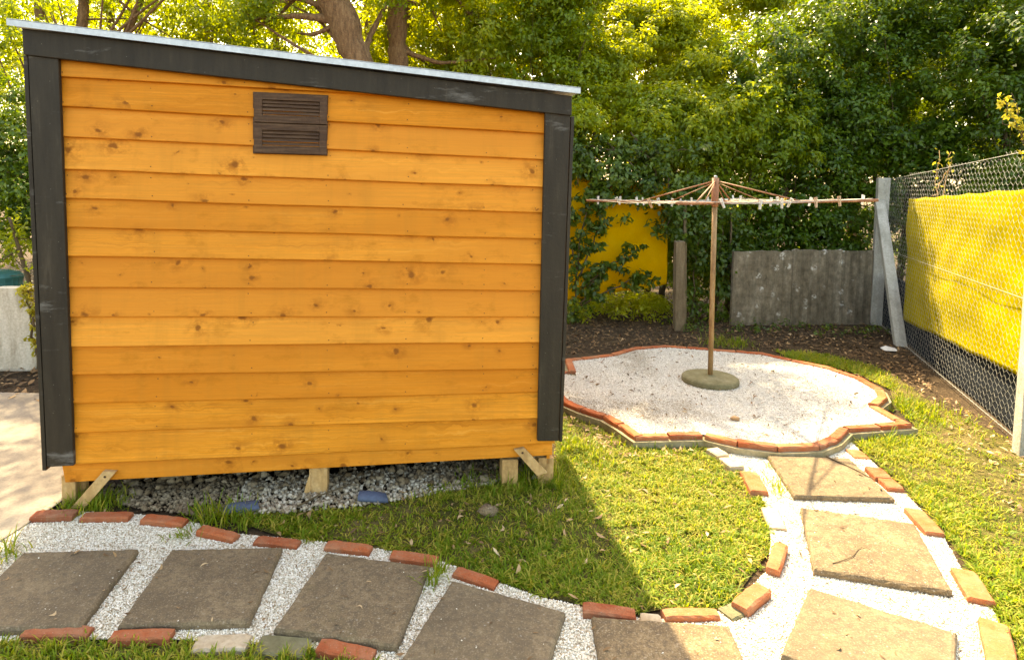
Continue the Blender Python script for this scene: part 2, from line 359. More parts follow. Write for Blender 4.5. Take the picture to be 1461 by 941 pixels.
PATH = poly([(-130, 905), (-90, 840), (0, 773), (42, 733), (110, 730), (200, 735), (262, 742), (338, 762), (425, 770), (527, 781), (622, 799), (706, 830), (768, 852), (832, 866), (910, 882), (1000, 884), (1050, 862), (1096, 812), (1100, 770), (1092, 720), (1066, 676), (1030, 650), (1080, 640), (1215, 632), (1240, 655), (1284, 696), (1340, 756), (1372, 812), (1412, 860), (1432, 905), (1450, 960), (1440, 1040), (900, 1040), (560, 960), (530, 938), (440, 926), (357, 918), (244, 912), (125, 912), (0, 918)])
LAWN = poly([(330, 740), (425, 772), (530, 783), (640, 802), (710, 834), (830, 860), (915, 872), (950, 866), (1030, 866), (1055, 842), (1096, 785), (1100, 735), (1085, 690), (1050, 655), (1004, 640), (905, 632), (880, 622), (858, 606), (826, 592), (802, 590), (790, 600), (795, 660), (730, 676), (640, 688), (540, 706), (460, 722), (390, 728)])
RLAWN = poly([(1105, 500), (1180, 505), (1270, 530), (1330, 575), (1420, 615), (1520, 660), (1700, 760), (1700, 1000), (1450, 1000), (1436, 905), (1412, 850), (1345, 757), (1290, 694), (1240, 650), (1218, 630), (1310, 612), (1275, 575), (1270, 555), (1230, 536), (1180, 520), (1130, 510)])
FRONT = poly([(-200, 912), (0, 914), (125, 920), (244, 916), (357, 922), (450, 925), (530, 935), (570, 965), (480, 1050), (-200, 1050)])
sheet('lawn', LAWN, -.004, M_['lawn']); sheet('lawn', RLAWN, -.004, M_['lawn']); sheet('lawn', FRONT, -.002, M_['lawn'])
sheet('gravel_path', PATH, .002, M_['gravelbase'])
DRIVE = np.array([*[G(*q)[:2] for q in [(-90, 842), (0, 775), (82, 722)]], [-1.95, 3.3], [-2.2, 4.1], [-2.5, 4.35], [-9, 4.5], [-9, 1.2]])
sheet('driveway', DRIVE, .012, M_['conc'])

# ------------------------------------------------------------------ shed
KS = .893
SA = np.array([-2.115, 3.2, 0]) * KS; SYAW = .1162
sd = np.array([math.cos(SYAW), math.sin(SYAW), 0]); sn = np.array([-sd[1], sd[0], 0])
def SP(px, py, off=0.0):
    """pixel -> shed-local point on the plane `off` metres in front of the face"""
    r = ray(px, py); o = SA - sn * off; t = ((o - CAM) @ sn) / (r @ sn); P = CAM + r * t - SA
    return np.array([P @ sd, -off, P[2]])
shed = thing('garden_shed', 'orange stained wooden shed with black corner boards and a small brown vent', 'shed', SA, SYAW)
DEP = 1.9
L = [68, 110, 152, 195, 241, 282, 323, 364, 408, 450, 492, 532, 573, 614, 659]
Rr = [107, 149, 191, 228, 267, 303, 340, 376, 413, 450, 486, 524, 557, 593, 630]
lx = lambda y: 83 + 22 * (y - 80) / 585
rx = lambda y: 778 - 11 * (y - 165) / 463
fl, fr = SP(35, 60), SP(815, 150)
zcap = lambda u: fl[2] + (fr[2] - fl[2]) * (u - fl[0]) / (fr[0] - fl[0])
U0, U1 = SP(60, 400)[0], SP(795, 400)[0]
def zline(i, u):
    a, b = SP(lx(L[i]), L[i]), SP(rx(Rr[i]), Rr[i]); return a[2] + (b[2] - a[2]) * (u - a[0]) / (b[0] - a[0])
mb = MB(); N = 28
us = np.linspace(U0, U1, N + 1)
for i in range(len(L) - 1):
    wob = np.interp(us, np.linspace(U0, U1, 8), rng.normal(0, .0011, 8)); pr = .027 + np.interp(us, np.linspace(U0, U1, 6), rng.normal(0, .0016, 6))
    zt = zline(i, us) + .014; zb = zline(i + 1, us) + wob
    if i == 0: zt = zt + .05
    zt = np.minimum(zt, zcap(us)); zb = np.minimum(zb, zcap(us) - .002)
    rows = [np.stack([us, np.full(N+1, -.0055), zt], -1), np.stack([us, -pr + .0015, zb + .004], -1), np.stack([us, -pr, zb + .0015], -1) * 1, np.stack([us, -pr + .002, zb], -1), np.stack([us, np.full(N+1, .002), zb], -1), np.stack([us, np.full(N+1, .002), zt], -1)]
    rows[1][:, 1] = -pr; rows[2][:, 1] = -pr + .0008
    v = np.concatenate(rows); n = N + 1
    f = [(r*n+k, (r+1)*n+k, (r+1)*n+k+1, r*n+k+1) for r in range(5) for k in range(N)] + [(5*n+k, k, k+1, 5*n+k+1) for k in range(N)]
    mb.add(v, f, rng.random())
    # nails along the studs
    for px in (104, 222, 358, 470, 580, 690, 760):
        for fz in (.16, .78):
            if rng.random() < .12: continue
            u = SP(px, 400)[0] + rng.normal(0, .006)
            z1, z0 = zline(i, u), zline(i + 1, u); z = z0 + (z1 - z0) * (fz + rng.normal(0, .03))
            if z > zcap(u) - .06: continue
            dv = -.0275 * (1 - (z - z0) / (z1 - z0)) - .0055 * ((z - z0) / (z1 - z0)) - .0015
            an = np.arange(6) * PI / 3; r = .0028
            mb.add(np.stack([u + r*np.cos(an), np.full(6, dv), z + r*np.sin(an)], -1), [tuple(range(6))], .5, 1)
mb.build('siding', [M_['siding'], M_['nail']], shed)
Z0 = .17
ztop = lambda u, v=0: zcap(u) + .06
# other walls, lapped boards too
def sidewall(u, sign, name):
    m = MB(); h = .134; z = SP(100, 688)[2]
    while z < zcap(u):
        z1 = min(z + h + .012, zcap(u)); a, b = u + sign * .020, u + sign * .006
        poly_ = [(u, 0, z), (a, 0, z), (b, 0, z1), (u, 0, z1)]
        m.prism(poly_ if sign > 0 else poly_, np.array([0, .012, 0]), np.array([0, DEP, 0]), rng.random()); z += h
    m.build(name, M_['siding'], shed)
W0, W1 = SP(89, 660)[0] + .022, SP(787, 640)[0] - .022
sidewall(W0, -1, 'side_wall'); sidewall(W1, 1, 'side_wall')
m = MB(); h = .134; z = SP(400, 672)[2]
while z < min(zcap(W0), zcap(W1)) + .3:
    def zz(u, q): return min(q, zcap(u))
    m.add([(W0, DEP+.02, zz(W0, z)), (W1, DEP+.02, zz(W1, z)), (W1, DEP+.006, zz(W1, z+h+.01)), (W0, DEP+.006, zz(W0, z+h+.01)), (W0, DEP-.01, zz(W0, z)), (W1, DEP-.01, zz(W1, z)), (W1, DEP-.01, zz(W1, z+h+.01)), (W0, DEP-.01, zz(W0, z+h+.01))], [(1,0,3,2), (0,1,5,4), (4,5,6,7)], rng.random()); z += h
m.build('back_wall', M_['siding'], shed)
def plank(name, quad, off, thick, mat, parent=shed, bevel=.003, tint=.5):
    p = np.array([SP(x, y, off) for x, y in quad]); m = MB()
    m.prism(p[::-1], np.array([0, 0, 0]), np.array([0, thick, 0]), tint); return m.build(name, mat, parent, bevel=bevel)
plank('skirting_board', [(88, 662), (788, 631), (788, 649), (93, 688)], .008, .022, M_['siding'])
lc = plank('corner_board', [(40, 79), (83, 84), (105, 664), (67, 666)], .046, .024, M_['black'])
rc = plank('corner_board', [(778, 160), (814, 164), (797, 629), (767, 629)], .046, .024, M_['black'])
# return boards round the corners
p0, p1 = SP(39, 79, .046), SP(66, 671, .046)
m = MB(); m.prism([p0, p0 + [-.018, 0, 0], p1 + [-.018, 0, 0], p1], np.array([0, 0, 0]), np.array([0, .13, 0])); m.build('corner_board', M_['black'], shed, bevel=.003)
p0, p1 = SP(815, 166, .046), SP(798, 630, .046)
m = MB(); m.prism([p0 + [.016, 0, 0], p0, p1, p1 + [.016, 0, 0]], np.array([0, 0, 0]), np.array([0, .13, 0])); m.build('corner_board', M_['black'], shed, bevel=.003)
plank('fascia_board', [(31, 40), (816, 137), (816, 165), (33, 78)], .058, .030, M_['black'])
# roof: corrugated sheet running down the slope, flat front flashing
ra, rb = SP(10, 33, .085), SP(828, 131, .085)
m = MB(); nc = 60; vv = np.linspace(-.085, DEP + .12, nc * 2 + 1); hh = .012 * (np.arange(nc * 2 + 1) % 2)
top, bot = [], []
for v_, h_ in zip(vv, hh):
    top.append([(ra[0], v_, ra[2] + h_ + .004), (rb[0], v_, rb[2] + h_ + .004)]); bot.append([(ra[0], v_, ra[2] + h_ - .002), (rb[0], v_, rb[2] + h_ - .002)])
A = np.array(top).reshape(-1, 3); Bq = np.array(bot).reshape(-1, 3); n = len(vv)
f = [(2*i, 2*i+1, 2*i+3, 2*i+2) for i in range(n-1)] + [(2*n+2*i+2, 2*n+2*i+3, 2*n+2*i+1, 2*n+2*i) for i in range(n-1)]
f += [(2*i, 2*i+2, 2*n+2*i+2, 2*n+2*i) for i in range(n-1)] + [(2*i+3, 2*i+1, 2*n+2*i+1, 2*n+2*i+3) for i in range(n-1)]
m.add(np.concatenate([A, Bq]), f)
# flashing strip
e = np.array([ra + [0, -.004, .016], rb + [0, -.004, .016], rb + [0, -.004, -.010], ra + [0, -.004, -.010]])
m.prism(e[::-1], np.array([0, 0, 0]), np.array([0, .002, 0])); m.prism(np.array([ra + [0, -.004, .018], rb + [0, -.004, .018], rb + [0, .07, .019], ra + [0, .07, .019]]), np.array([0, 0, .0]), np.array([0, 0, .002]))
roof = m.build('roof', M_['zinc'], shed)
m = MB(); m.prism([(W0+.01, .02, SP(400, 664)[2]), (W1-.01, .02, SP(400, 664)[2] + .004), (W1-.01, DEP-.02, SP(400, 664)[2]), (W0+.01, DEP-.02, SP(400, 664)[2])], np.array([0, 0, -.012]), np.array([0, 0, .012])); m.build('floor', M_['greywood'], shed)
# vent: two louvred shutter panels in a dark frame
vent = MB(); vo_ = .030
def vq(fx, fy, off=vo_):
    x = (1-fy)*((1-fx)*361 + fx*468) + fy*((1-fx)*361 + fx*467); y = (1-fy)*((1-fx)*131 + fx*136) + fy*((1-fx)*219 + fx*222); return SP(x, y, off)
def vbar(m, a, b, c, d, off, th, t=.5):
    q = np.array([vq(a, b, off), vq(c, b, off), vq(c, d, off), vq(a, d, off)]); m.prism(q[::-1], np.array([0, 0, 0]), np.array([0, th, 0]), t)
vbar(vent, 0, 0, 1, 1, .022, .02)
vent_o = vent.build('vent', M_['brownwood'], shed)
for y0, y1 in ((.012, .485), (.505, .988)):
    m = MB(); hgt = y1 - y0
    for a, b, c, d in ((.01, y0, .12, y1), (.89, y0, .99, y1), (.12, y0, .89, y0 + .22*hgt), (.12, y1 - .26*hgt, .89, y1)): vbar(m, a, b, c, d, .036, .012)
    for k in range(4):
        a = y0 + (.24 + .125 * k) * hgt; q = np.array([vq(.122, a, .026), vq(.888, a, .026), vq(.888, a + .10*hgt, .0345), vq(.122, a + .10*hgt, .0345)])
        m.prism(q[::-1], np.array([0, 0, 0]), np.array([0, .003, 0]))
    m.build('shutter_panel', M_['brownwood'], vent_o, bevel=.0015)
# stilts and braces
def stilt(px0, px1, pyb, back, rnd=False, topz=None):
    a, b = SP(px0, pyb, -back), SP(px1, pyb, -back); zt = (SP(400, 668)[2]) if topz is None else topz
    m = MB(); wd = b[0] - a[0]; cx = (a[0] + b[0]) / 2
    if rnd: m.tube([(cx, back + wd/2, -.05), (cx + .004, back + wd/2, .08), (cx, back + wd/2, zt)], wd / 2, 12)
    else: m.box((a[0], back, -.05), (b[0], back + wd, zt))
    return m.build('stilt', M_['rawwood'], shed, bevel=0 if rnd else .004, smooth=False)
stilt(88, 108, 714, .004); stilt(107, 122, 712, .05, True); stilt(441, 467, 715, .004); stilt(716, 739, 684, .004); stilt(768, 790, 668, .012)
for q in ((100, 640), (460, 640), (735, 640)): stilt(q[0], q[0] + 18, 640, 1.2)
m = MB(); q = np.array([SP(430, 716, .002), SP(443, 712, .002), SP(443, 672, .002), SP(437, 690, .002)]); m.prism(q[::-1], np.array([0, 0, 0]), np.array([0, .05, 0])); m.build('wedge', M_['rawwood'], shed)
def brace(quad, off0, off1):
    p = np.array([SP(quad[0][0], quad[0][1], off0), SP(quad[1][0], quad[1][1], off0), SP(quad[2][0], quad[2][1], off1), SP(quad[3][0], quad[3][1], off1)]); m = MB()
    m.prism(p[::-1], np.array([0, 0, 0]), np.array([0, .022, 0])); c = (p[0] + p[1]) / 2 + (p[3] - p[0]) * .14
    an = np.arange(10) * PI / 5; m.add(np.stack([c[0] + .006*np.cos(an), np.full(10, c[1] - .0015), c[2] + .006*np.sin(an)], -1), [tuple(range(10))], .5, 1)
    m.build('brace', [M_['rawwood'], M_['nail']], shed)
brace([(147, 672), (165, 673), (121, 724), (101, 724)], .034, .05); brace([(734, 642), (748, 639), (781, 674), (766, 678)], .034, .05)

# ------------------------------------------------------------------ gravel chips, grass, litter
OCT = np.array([(1,0,0),(-1,0,0),(0,1,0),(0,-1,0),(0,0,1),(0,0,-1)], float)
OCF = np.array([(0,2,4),(2,1,4),(1,3,4),(3,0,4),(2,0,5),(1,2,5),(3,1,5),(0,3,5)])
def rotm(n, tilt=PI):
    a = rng.random(n) * 2 * PI; b = rng.normal(0, 1, n) * tilt; c = rng.normal(0, 1, n) * tilt
    ca, sa, cb, sb, cc, sc_ = np.cos(a), np.sin(a), np.cos(b), np.sin(b), np.cos(c), np.sin(c)
    Rz = np.zeros((n,3,3)); Rz[:,0,0]=ca; Rz[:,0,1]=-sa; Rz[:,1,0]=sa; Rz[:,1,1]=ca; Rz[:,2,2]=1
    Rx = np.zeros((n,3,3)); Rx[:,0,0]=1; Rx[:,1,1]=cb; Rx[:,1,2]=-sb; Rx[:,2,1]=sb; Rx[:,2,2]=cb
    Ry = np.zeros((n,3,3)); Ry[:,1,1]=1; Ry[:,0,0]=cc; Ry[:,0,2]=sc_; Ry[:,2,0]=-sc_; Ry[:,2,2]=cc
    return Rz @ Rx @ Ry
def chips(name, P, z, smin, smax, mat, label, cat, flat=.55, tint=None):
    n = len(P); s = rng.uniform(smin, smax, n) ; S = np.stack([s * rng.uniform(.7, 1.5, n), s * rng.uniform(.6, 1.1, n), s * rng.uniform(.35, .8, n) * flat / .55], -1)
    base = OCT[None] * S[:, None] * rng.uniform(.7, 1.3, (n, 6, 1)); base = np.einsum('nij,nkj->nki', rotm(n, .45), base)
    zz = z if np.isscalar(z) else z[:, None]
    v = base + np.concatenate([P, np.zeros((n, 1))], 1)[:, None]; v[:, :, 2] += zz + rng.uniform(-.3, .7, (n, 1)) * s[:, None] * .6
    f = (np.arange(n)[:, None, None] * 6 + OCF[None]).reshape(-1, 3)
    t = (rng.random(n) if tint is None else tint).repeat(6)
    o = MB().bulk(v.reshape(-1, 3), f, t).build(name, mat); return tag(o, label, cat, kind='stuff')

# slabs first, so that gravel and grass can avoid them
SLABZ = .032
def sq(a, b, w_=None):
    """square from its two far corners (world) towards the camera"""
    a, b = np.array(a)[:2], np.array(b)[:2]; e = b - a; p = np.array([e[1], -e[0]]); return [a, b, b + p, a + p]
g2 = lambda x, y: G(x, y, SLABZ)[:2]
def fourth(b, c, a): return None
quads = []
br, fr_ = g2(198, 781), g2(115, 891); bl = g2(34, 786)
quads.append([bl, br, fr_, fr_ + (bl - br)])
quads.append([g2(245, 782), g2(403, 779), g2(356, 885), g2(167, 891)])
quads.append([g2(465, 787), g2(613, 806), g2(567, 920), g2(390.5, 895)])
a, b, d_ = g2(645, 826), g2(807, 871), g2(570, 941); dd = (d_ - a); dd = dd / np.linalg.norm(dd) * np.linalg.norm(b - a); quads.append([a, b, b + dd, a + dd])
a, b = g2(844, 877), g2(1040, 890); quads.append(sq(a, b))
quads.append([g2(1095, 649), g2(1211, 652), g2(1277, 710), g2(1133, 706)])
quads.append([g2(1142, 722), g2(1305, 745), g2(1360, 843), g2(1161, 811)])
a, b, d_ = g2(1155, 836), g2(1366, 901), g2(1110, 941); dd = (d_ - a); dd = dd / np.linalg.norm(dd) * np.linalg.norm(b - a); quads.append([a, b, b + dd, a + dd])
slab_labels = ['grey paving slab at the driveway end of the path, below the shaded shed corner',
 'grey paving slab second along the path from the driveway', 'mossy grey paving slab under the middle stilt of the shed, third from the driveway',
 'brown grey paving slab fourth from the driveway, wholly in the shed shadow at the bend start',
 'paving slab cut in two by the edge of the shed shadow', 'sunlit tan paving slab next to the round gravel bed, with a twig on it',
 'sunlit tan paving slab with a thin curved twig, second from the round gravel bed', 'sunlit tan paving slab at the bend of the path, third from the round gravel bed']
def make_slab(q, label):
    q = [np.array(p) for p in q]; c = sum(q) / 4; n = 14; T = np.linspace(0, 1, n + 1)
    T = np.concatenate([[0, .012, .03], T[1:-1], [.97, .988, 1]]); n = len(T) - 1
    v = []; r = np.random.default_rng(int(abs(c[0]) * 1e4)); ed = r.normal(0, .0022, (4, n + 1))
    for j, t in enumerate(T):
        for i, s_ in enumerate(T):
            p = (q[3]*(1-s_) + q[2]*s_)*(1-t) + (q[0]*(1-s_) + q[1]*s_)*t - c
            edge = min(i, j, n-i, n-j)
            z = r.normal(0, .0007)
            if edge == 0: z = -.010 + r.normal(0, .002); p = p * (1 + r.normal(0, .004) - (.02 * r.random() if r.random() < .10 else 0))
            elif edge == 1: z = -.0025 + r.normal(0, .0012)
            v.append((p[0], p[1], SLABZ + z))
    m_ = n + 1; f = [(j*m_+i, j*m_+i+1, (j+1)*m_+i+1, (j+1)*m_+i) for j in range(n) for i in range(n)]
    ring = [i for i in range(n)] + [i*m_+n for i in range(n)] + [n*m_+n-i for i in range(n)] + [(n-i)*m_ for i in range(n)]
    k = len(v)
    for i in ring: x, y, z = v[i]; v.append((x * 1.004, y * 1.004, -.02))
    nr = len(ring); f += [(ring[i], k+i, k+(i+1) % nr, ring[(i+1) % nr]) for i in range(nr)]
    f = [g[::-1] if idx >= n*n else g for idx, g in enumerate(f)]
    f = [tuple(g) for g in f]
    o = MB().add(v, f).build('paving_slab', M_['slab'], loc=(c[0], c[1], 0)); tag(o, label, 'paving slab', 'paving slabs along the gravel path')
for q, lb in zip(quads, slab_labels): make_slab(q, lb)
def in_slabs(P, grow=1.0):
    r = np.zeros(len(P), bool)
    for q in quads:
        q = np.array(q); c = q.mean(0); r |= inside(P, c + (q - c) * grow)
    return r

# path edging bricks: (far-left end, far-right end of the front top edge, width, height, label)
BR = [
 (41, 737, 102, 735, .075, .036, 0, 'dusty brick beside the driveway corner, first of the row under the shed'),
 (113, 738, 182, 737, .065, .032, .4, 'orange brick below the left brace of the shed'),
 (199, 741, 259, 746, .065, .032, .6, 'orange brick third from the driveway in the row under the shed'),
 (279, 756, 331, 767, .060, .034, .7, 'tilted orange brick below the blue scrap nearest the driveway'),
 (361, 772, 423, 777, .060, .028, .3, 'orange brick touching the back edge of the second slab'),
 (462, 779, 526, 786, .065, .030, .6, 'orange brick behind the left corner of the mossy third slab'),
 (555, 793, 621, 802, .065, .030, .5, 'orange brick behind the right corner of the mossy third slab'),
 (645, 817, 704, 836, .065, .026, .4, 'reddish brick angled behind the left corner of the fourth slab'),
 (832, 872, 908, 880, .070, .034, .1, 'dark red brick in the shed shadow behind the half shaded slab'),
 (950, 880, 1029, 878, .060, .028, .8, 'pale sunlit brick just past the tip of the shed shadow'),
 (1068, 868, 1101, 840, .075, .045, .6, 'bright orange brick pointing at the bend on the inner lawn corner'),
 (1113, 812, 1125, 776, .060, .045, .7, 'orange brick standing beside the second tan slab on the lawn side'),
 (27, 906, 122, 905, .060, .028, .2, 'red brick in front of the slab nearest the driveway'),
 (153, 911, 241, 909, .060, .030, .4, 'red brick in front of the second slab, grass at its foot'),
 (449, 926, 528, 941, .070, .028, .3, 'red brick in front of the mossy third slab'),
]
def brick_at(a, b, wd, h, tint, label, name='brick', mat=None, back=None):
    wd *= .86; h *= .85
    a, b = G(a[0], a[1], h), G(b[0], b[1], h); e = (b - a)[:2]; ln = np.linalg.norm(e); e /= ln; p = np.array([-e[1], e[0]])
    if p @ (np.array([0, 0]) - a[:2]) > 0: p = -p
    return brick_w((a[:2] + b[:2]) / 2 + p * wd / 2, math.atan2(e[1], e[0]), ln, wd, h, tint, label, name, mat)
used = []
def brick_w(c, ang, ln, wd, h, tint, label, name='brick', mat=None):
    m = MB(); r = np.random.default_rng(int(abs(c[0] * 7919 + c[1] * 104729) * 100) % 99991); n = 8
    xs = np.linspace(-ln/2, ln/2, n + 1); v = []
    prof = [(-wd/2, -.03), (-wd/2, h-.006), (-wd/2+.006, h), (wd/2-.006, h), (wd/2, h-.006), (wd/2, -.03)]
    for i, x in enumerate(xs):
        for y, z in prof:
            endz = -.004 if i in (0, n) and z > 0 else 0
            v.append((x + r.normal(0, .0008), y * (.97 if i in (0, n) else 1) + r.normal(0, .0010), z + endz + r.normal(0, .0008)))
    k = 6; f = [(i*k+j, i*k+(j+1) % k, (i+1)*k+(j+1) % k, (i+1)*k+j) for i in range(n) for j in range(k)]
    f += [tuple(range(k))[::-1], tuple(n*k+j for j in range(k))]
    f = [g[::-1] for g in f]
    m.add(v, f, tint); o = m.build(name, mat or M_['brick'], loc=(c[0], c[1], 0)); o.rotation_euler = (r.normal(0, .02), r.normal(0, .015), ang)
    if label: tag(o, label, 'brick', 'bricks edging the gravel path')
    used.append((c, ang, ln, wd)); return o
for x0, y0, x1, y1, wd, h, t, lb in BR: brick_at((x0, y0), (x1, y1), wd, h, t, lb)
def brick_pts(p, q, wd, h, t, lb, mat=None):
    a, b = G(*p, h)[:2], G(*q, h)[:2]; e = b - a; brick_w((a + b) / 2, math.atan2(e[1], e[0]), np.linalg.norm(e), wd, h, t, lb, mat=mat)
brick_pts((1068, 671), (1084, 699), .085, .032, .6, 'tan orange brick on the lawn side of the slab with the twig')
brick_pts((1246, 665), (1261, 680), .085, .034, .3, 'red brick right of the slab with the twig, nearer the gravel bed')
brick_pts((1263, 681), (1279, 695), .08, .030, .45, 'red brick right of the slab with the twig, farther from the gravel bed')
brick_pts((1303, 724), (1334, 757), .08, .030, .6, 'orange brick in the grass right of the second tan slab')
brick_pts((1374, 810), (1401, 853), .085, .030, .75, 'light orange brick in the grass at the outer corner of the second tan slab')
brick_pts((1417, 884), (1432, 945), .085, .030, .8, 'light orange brick low in the right corner against the grass')
brick_pts((1216, 640), (1231, 652), .085, .016, .7, 'half buried brick beside the white gravel behind the slab with the twig')
M_['palebrick'] = m_noise('limewashed brick', [(.30, .20, .11), (.46, .36, .24), (.58, .50, .38)], 12)
brick_pts((1016, 638), (1032, 648), .08, .03, .5, 'pale broken brick against the kerb of the gravel bed', M_['palebrick'])
brick_pts((1036, 651), (1052, 664), .085, .028, .5, 'pale brick at the top of the inner lawn edge', M_['palebrick'])
brick_pts((1098, 722), (1110, 752), .075, .018, .5, 'whitish sunken brick on the lawn side between two tan slabs', M_['palebrick'])
brick_pts((278, 914), (355, 914), .075, .016, .5, 'pale sunken brick in front of the second slab', M_['palebrick'])
brick_pts((368, 916), (440, 921), .085, .014, .5, 'mossy sunken brick in front of the third slab', M_['disc'])
brick_pts((914, 879), (944, 883), .06, .016, .5, 'mostly buried whitish brick at the tip of the shed shadow', M_['palebrick'])
brick_pts((1035, 874), (1062, 862), .07, .014, .5, 'mossy half buried brick at the inner bend', M_['disc'])
def in_bricks(P, g=.004):
    r = np.zeros(len(P), bool)
    for c, an, ln, wd in used:
        d = P - c; x = d[:, 0]*math.cos(an) + d[:, 1]*math.sin(an); y = -d[:, 0]*math.sin(an) + d[:, 1]*math.cos(an)
        r |= (abs(x) < ln/2 + g) & (abs(y) < wd/2 + g)
    return r

# ------------------------------------------------------------------ gravel bed with brick edging
PADZ = .062
ring_px = [(828, 508), (870, 503), (902, 494), (950, 490.5), (1010, 495), (1090, 501.5), (1132, 511), (1182, 521), (1230, 537), (1261, 554), (1267, 566), (1252, 577), (1288, 597), (1302, 603.5), (1212, 610), (1196, 625), (1170, 635), (1110, 637), (1052, 630), (1004, 619), (906, 621), (881, 604), (860, 592), (828, 582), (802, 571)]
ring = [G(x, y, PADZ + .012)[:2] for x, y in ring_px] + [np.array([.50, 4.75]), np.array([.52, 5.05]), G(812, 530, PADZ)[:2], G(806, 512, PADZ)[:2]]
ring = np.array(ring); area = sum(ring[i-1][0]*ring[i][1] - ring[i][0]*ring[i-1][1] for i in range(len(ring)))
if area < 0: ring = ring[::-1]
def offset(pl, d):
    n = len(pl); out = []
    for i in range(n):
        a, b, c = pl[i-1], pl[i], pl[(i+1) % n]; e1 = (b-a)/np.linalg.norm(b-a); e2 = (c-b)/np.linalg.norm(c-b)
        n1 = np.array([e1[1], -e1[0]]); n2 = np.array([e2[1], -e2[0]]); k = n1 + n2; k /= max(.5, k @ n1) if k @ n1 > 0 else 1
        out.append(b + k * d)
    return np.array(out)
bw = .058
ed = thing('brick_edging', 'lobed edging of red bricks on a mossy concrete kerb round the white gravel bed', 'edging', (*ring.mean(0), 0))
cc = ring.mean(0)
def band(pl0, pl1, z0, z1):
    n = len(pl0); v = [(*(p - cc), z0) for p in pl0] + [(*(p - cc), z1) for p in pl0] + [(*(p - cc), z1) for p in pl1] + [(*(p - cc), z0) for p in pl1]; f = []
    for i in range(n):
        j = (i + 1) % n
        for r in range(3): f.append((r*n+i, r*n+j, (r+1)*n+j, (r+1)*n+i))
    return v, f
v, f = band(offset(ring, .022), offset(ring, -.09), -.06, PADZ - .020); MB().add(v, f).build('kerb', M_['kerb'], ed)
nb = 0
for i in range(len(ring)):
    a, b = ring[i], ring[(i+1) % len(ring)]; e = b - a; ln = np.linalg.norm(e); k = max(1, round(ln / .21)); u = e / ln; pn = np.array([-u[1], u[0]])
    for j in range(k):
        l = ln / k - .010; c = a + u * (ln / k * (j + .5)) + pn * bw / 2
        m = MB(); r = rng; n = 5; vs = []
        for ii, x in enumerate(np.linspace(-l/2, l/2, n + 1)):
            for y, z in [(-bw/2, -.02), (-bw/2, .020), (-bw/2+.006, .026), (bw/2-.006, .026), (bw/2, .020), (bw/2, -.02)]:
                vs.append((x, y + r.normal(0, .0014), z + r.normal(0, .0012)))
        f = [(q*6+w_, q*6+(w_+1) % 6, (q+1)*6+(w_+1) % 6, (q+1)*6+w_) for q in range(n) for w_ in range(6)] + [tuple(range(6))[::-1], tuple(n*6+w_ for w_ in range(6))]
        o = m.add(vs, [g[::-1] for g in f], r.random()).build('brick', M_['brick'], ed, loc=(c[0]-cc[0], c[1]-cc[1], PADZ - .019 + r.normal(0, .002))); o.rotation_euler = (0, 0, math.atan2(u[1], u[0]))
PADIN = offset(ring, -bw)
sheet('gravel_bed', offset(ring, -.05), PADZ - .008, M_['padbase'])
P = scatter(PADIN, 24000); t = rng.random(len(P)); t = np.where(rng.random(len(P)) < .05, 0, t); dm = vnoise(P, 2.2, 51) * .6 + vnoise(P, 7, 52) * .4; t = np.where((dm > .60) & (rng.random(len(P)) < (dm - .55) * 4), t * .15, t)
chips('gravel', P, PADZ - .0065, .0022, .0052, M_['padchip'], 'fine white gravel filling the lobed bed round the clothesline', 'gravel', tint=t)
P = scatter(PATH, 62000); P = P[~in_slabs(P, .985) & ~in_bricks(P)]; t = rng.random(len(P)); t = np.where(rng.random(len(P)) < .07, 0, t)
chips('gravel', P, .004, .0020, .0052, M_['chip'], 'cream gravel chips filling the path between the paving slabs', 'gravel', tint=t)

P = scatter(PATH, 35); P = P[in_slabs(P, .97)]
chips('gravel', P, SLABZ + .001, .0015, .0036, M_['chip'], 'stray gravel chips lying on the paving slabs', 'gravel')
# rubble under the shed front
RUB = poly([(150, 702), (175, 724), (300, 738), (420, 732), (520, 722), (620, 706), (720, 690), (760, 670), (700, 655), (450, 680), (200, 690)])
def in_poly_any(P, *pls):
    r = np.zeros(len(P), bool)
    for p in pls: r |= inside(P, p)
    return r
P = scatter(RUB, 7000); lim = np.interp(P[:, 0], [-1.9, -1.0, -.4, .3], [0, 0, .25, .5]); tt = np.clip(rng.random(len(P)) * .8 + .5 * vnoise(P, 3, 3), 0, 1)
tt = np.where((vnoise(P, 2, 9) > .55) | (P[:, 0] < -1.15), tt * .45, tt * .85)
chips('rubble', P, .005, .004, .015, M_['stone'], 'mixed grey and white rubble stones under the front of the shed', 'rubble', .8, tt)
# hidden ground below the shed too
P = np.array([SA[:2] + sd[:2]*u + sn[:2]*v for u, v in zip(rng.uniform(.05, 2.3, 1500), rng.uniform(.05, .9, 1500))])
chips('rubble', P, .006, .008, .03, M_['stone'], 'dark rubble and stones in the gloom beneath the shed floor', 'rubble', .8, rng.random(1500) * .6)

